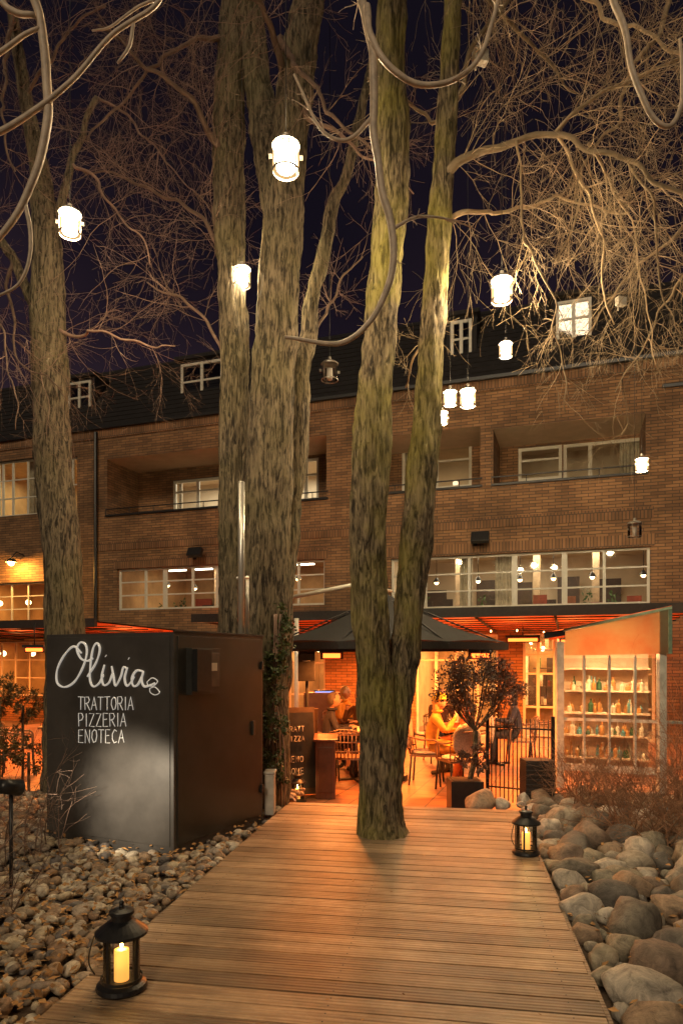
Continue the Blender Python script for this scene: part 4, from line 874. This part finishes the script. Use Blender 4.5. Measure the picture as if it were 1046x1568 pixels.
def person(x,y_,rz,coat,trou,hair,hat=None,lean=.0,arms=0,longhair=False,coatlong=False,headturn=0):
    J={};Rr={};E=[]
    def j(n,p,r,pa=None,lab='coat'):
        J[n]=Vector(p);Rr[n]=r
        if pa: E.append((pa,n,lab))
    L_=lean; bulk=1.12 if coatlong else 1.0
    j('pel',(0,0,.57),.13*bulk); j('sp',(.02+L_*.3,0,.72),.118*bulk,'pel'); j('ch',(.04+L_*.8,0,.90),.13*bulk,'sp'); j('nb',(.05+L_,0,1.05),.075,'ch'); j('nk',(.07+L_*1.1,0,1.12),.05,'nb','skin')
    for s_,n in((1,'l'),(-1,'r')):
        j('sh'+n,(.04+L_*.9,s_*.175,1.0),.066*bulk,'ch')
        if arms==0 or (arms==2 and s_==1): el=(.12+L_,s_*.245,.77); wr=(.36+L_*.7,s_*.13,.80)
        else: el=(.22+L_,s_*.23,.80); wr=(.33+L_,s_*.10,1.00)
        el=Vector(el); wr=Vector(wr); sh=J['sh'+n]
        j('um'+n,sh.lerp(el,.5),.054*bulk,'sh'+n); j('el'+n,el,.045*bulk,'um'+n); j('fm'+n,el.lerp(wr,.5),.040*bulk,'el'+n); j('wr'+n,wr,.028,'fm'+n)
        d=(wr-el).normalized(); side=Vector((-d.y,d.x,0)).normalized()
        pm=wr+d*.05; j('pm'+n,pm,.027,'wr'+n,'skin')
        for k in range(4):
            b_=pm+d*.035+side*(k-1.5)*.019; ln=(.032,.04,.037,.028)[k]
            j(f'f{k}a'+n,b_,.0095,'pm'+n,'skin'); j(f'f{k}b'+n,b_+d*ln+Vector((0,0,-.008)),.0085,f'f{k}a'+n,'skin'); j(f'f{k}c'+n,b_+d*ln*1.5+Vector((0,0,-.03)),.007,f'f{k}b'+n,'skin')
        j('ta'+n,wr+d*.03+side*s_*-.036,.011,'pm'+n,'skin'); j('tb'+n,wr+d*.065+side*s_*-.05+Vector((0,0,-.012)),.009,'ta'+n,'skin')
        lg='coat' if coatlong else 'trou'
        j('hp'+n,(.08,s_*.095,.55),.095*bulk,'pel',lg); j('th'+n,(.27,s_*.11,.55),.085*bulk,'hp'+n,lg); j('kn'+n,(.46,s_*.12,.535),.066,'th'+n,lg); j('cf'+n,(.46,s_*.12,.36),.058,'kn'+n,'trou'); j('an'+n,(.44+.04*s_,s_*.12,.09),.042,'cf'+n,'trou')
        j('bl'+n,(.53+.04*s_,s_*.13,.045),.042,'an'+n,'shoe'); j('to'+n,(.62+.04*s_,s_*.135,.038),.034,'bl'+n,'shoe')
    names=list(J); idx={n:i for i,n in enumerate(names)}
    me=bpy.data.meshes.new('tmp'); me.from_pydata([J[n] for n in names],[(idx[a],idx[b]) for a,b,_ in E],[])
    ob=bpy.data.objects.new('tmp',me); bpy.context.collection.objects.link(ob)
    bpy.context.view_layer.objects.active=ob
    md=ob.modifiers.new('s','SKIN'); md.branch_smoothing=.4
    for i,n in enumerate(names): me.skin_vertices[0].data[i].radius=(Rr[n]*(1.25 if n in('pel','sp','ch') else 1),Rr[n])
    me.skin_vertices[0].data[0].use_root=True
    sb_=ob.modifiers.new('u','SUBSURF'); sb_.levels=2; sb_.render_levels=2
    dg=bpy.context.evaluated_depsgraph_get(); ev=ob.evaluated_get(dg); m2=ev.to_mesh()
    m_=MB(); lab={'coat':0,'skin':1,'trou':2,'shoe':3}
    def near(p):
        best=9e9;bl='coat'
        for a,b_,l in E:
            A_,B_=J[a],J[b_]; ab=B_-A_; t=max(0,min(1,(p-A_).dot(ab)/max(1e-9,ab.length_squared))); dd=(p-(A_+ab*t)).length-lerp(Rr[a],Rr[b_],t)*.9
            if dd<best: best=dd;bl=l
        return lab[bl]
    m_.v.extend([tuple(v.co) for v in m2.vertices])
    for p in m2.polygons: m_.f.append(tuple(p.vertices)); m_.m.append(near(p.center)); m_.s.append(True)
    ev.to_mesh_clear(); bpy.data.objects.remove(ob)
    hc=J['nk']+Vector((.02,0,.105)); RT=Matrix.Rotation(headturn,3,'Z')
    def hd(p):
        q=p.copy()
        if q.z<-.02: q.x=q.x*.9+.008; q.y*=1-.35*min(1,(-q.z-.02)/.1)
        return RT@q
    m_.ell(hc,(.096,.077,.118),1,22,16,hd)
    def at(x_,yy_,zz_): return hc+RT@Vector((x_,yy_,zz_))
    m_.ell(at(.098,0,-.01),(.016,.012,.022),1,10,6); m_.ell(at(.088,0,-.055),(.012,.024,.006),5,10,5)
    for s_ in(-1,1):
        m_.ell(at(.084,s_*.031,.012),(.010,.013,.008),6,8,5); m_.ell(at(.0,s_*.08,-.005),(.018,.01,.03),1,8,6); m_.ell(at(.086,s_*.032,.03),(.008,.018,.004),4,8,4)
    def hr(p):
        q=p.copy()
        if q.x>.02 and q.z<.05: q.x=min(q.x,.03); q.z=max(q.z,-.0) if not longhair else q.z
        return RT@(q*(1+.05*noise.noise(q*40)))
    if longhair:
        m_.ell(hc+RT@Vector((-.022,0,.018)),(.10,.092,.118),4,20,14,hr); m_.ell(hc+RT@Vector((-.055,0,-.09)),(.055,.09,.13),4,16,10)
    else: m_.ell(hc+RT@Vector((-.02,0,.02)),(.095,.083,.108),4,20,14,hr)
    if hat:
        def hf(p): q=p.copy(); q.z=max(q.z,-.02); return RT@q
        m_.ell(hc+RT@Vector((-.008,0,.045)),(.112,.098,.10),7,20,12,hf); m_.lathe([(.106,0),(.116,.004),(.116,.032),(.106,.036)],hc+RT@Vector((-.008,0,.025)),20,7,True)
    m_.tube([J['nb']+Vector((.062*math.cos(a)+.01,.07*math.sin(a),.035)) for a in [k*math.pi/6 for k in range(13)]],.024,8,0)
    if coatlong: # coat skirt draped over the lap and hanging in front of the seat
        for s_ in(-1,1):
            rows=[]
            for i,(xx,zz) in enumerate(((.02,.66),(.2,.655),(.36,.63),(.50,.60),(.53,.50),(.535,.38),(.54,.28))):
                rows.append([Vector((xx+.012*math.sin(j*2.1+i),s_*(.0+.2*j/6)+.0,zz-(.035*(j/6-.45)**2*4 if i<4 else 0))) for j in range(7)])
            vs=[p for r_ in rows for p in r_]; m_.add(vs,[(a*7+b_,a*7+b_+1,(a+1)*7+b_+1,(a+1)*7+b_) for a in range(6) for b_ in range(6)],0,True)
    m_.build('seated_person',[coat,SKN,trou,M_shoe,hair,M_lips,M_eye,hat or coat],None,(x,y_,-.25),rz)
def cloth(n,c): return mat(n,c,.85,var=.2,scale=14,bump=.35,dist=.02)
navy=cloth('navy_wool',(.03,.03,.045)); char=cloth('charcoal_trousers',(.03,.028,.03)); must=cloth('mustard_coat',(.60,.30,.05)); rust=cloth('rust_coat',(.38,.11,.04)); yel=cloth('yellow_hat',(.65,.5,.06)); brn=cloth('brown_coat',(.12,.06,.035))
h1=mat('grey_hair',(.12,.1,.085),.7,scale=60,bump=.5); h2=mat('blonde_hair',(.45,.28,.1),.6,scale=60,bump=.5); h3=mat('dark_hair',(.04,.025,.018),.5,scale=60,bump=.5)
def gx(px,d): return (px-CX)/F*d
person(gx(497,10.6),10.6,.1,navy,char,h1,None,.06,0); chair(gx(495,10.6),10.6,.1)
table(gx(545,10.5),10.5)
person(gx(556,11.9),11.9,-2.2,brn,char,h3,None,.02,2,True); chair(gx(556,11.9),11.9,-2.2)
person(gx(655,10.2),10.2,-.25,must,rust,h2,yel,.08,2,True,True); chair(gx(653,10.2),10.2,-.25,True)
table(gx(690,11.3),11.3,.6,.6)
person(gx(724,10.9),10.9,2.9,rust,char,h3,None,.05,0,True,True); chair(gx(726,10.9),10.9,2.9,True)
person(gx(672,12.4),12.4,-1.4,brn,char,h2,None,.05,2,True); chair(gx(672,12.4),12.4,-1.4)
person(gx(795,11.9),11.9,3.0,navy,char,h3,None,.05,0,True); chair(gx(797,11.9),11.9,3.0)
person(gx(520,13.0),13.0,-.6,must,char,h2,None,.05,0,True); chair(gx(519,13.0),13.0,-.6)
chair(gx(700,9.6),9.6,1.9,True); chair(gx(532,9.9),9.9,1.4); chair(gx(470,11.2),11.2,.3)
table(gx(760,12.1),12.1); chair(gx(830,12.6),12.6,2.8); table(gx(545,12.7),12.7,.6,.6)
table(gx(100,11.5),11.5); chair(gx(30,11),11,.4)
print('TWIGS',TW,'POLY',sum(len(o.data.polygons) for o in bpy.data.objects if o.type=='MESH'))
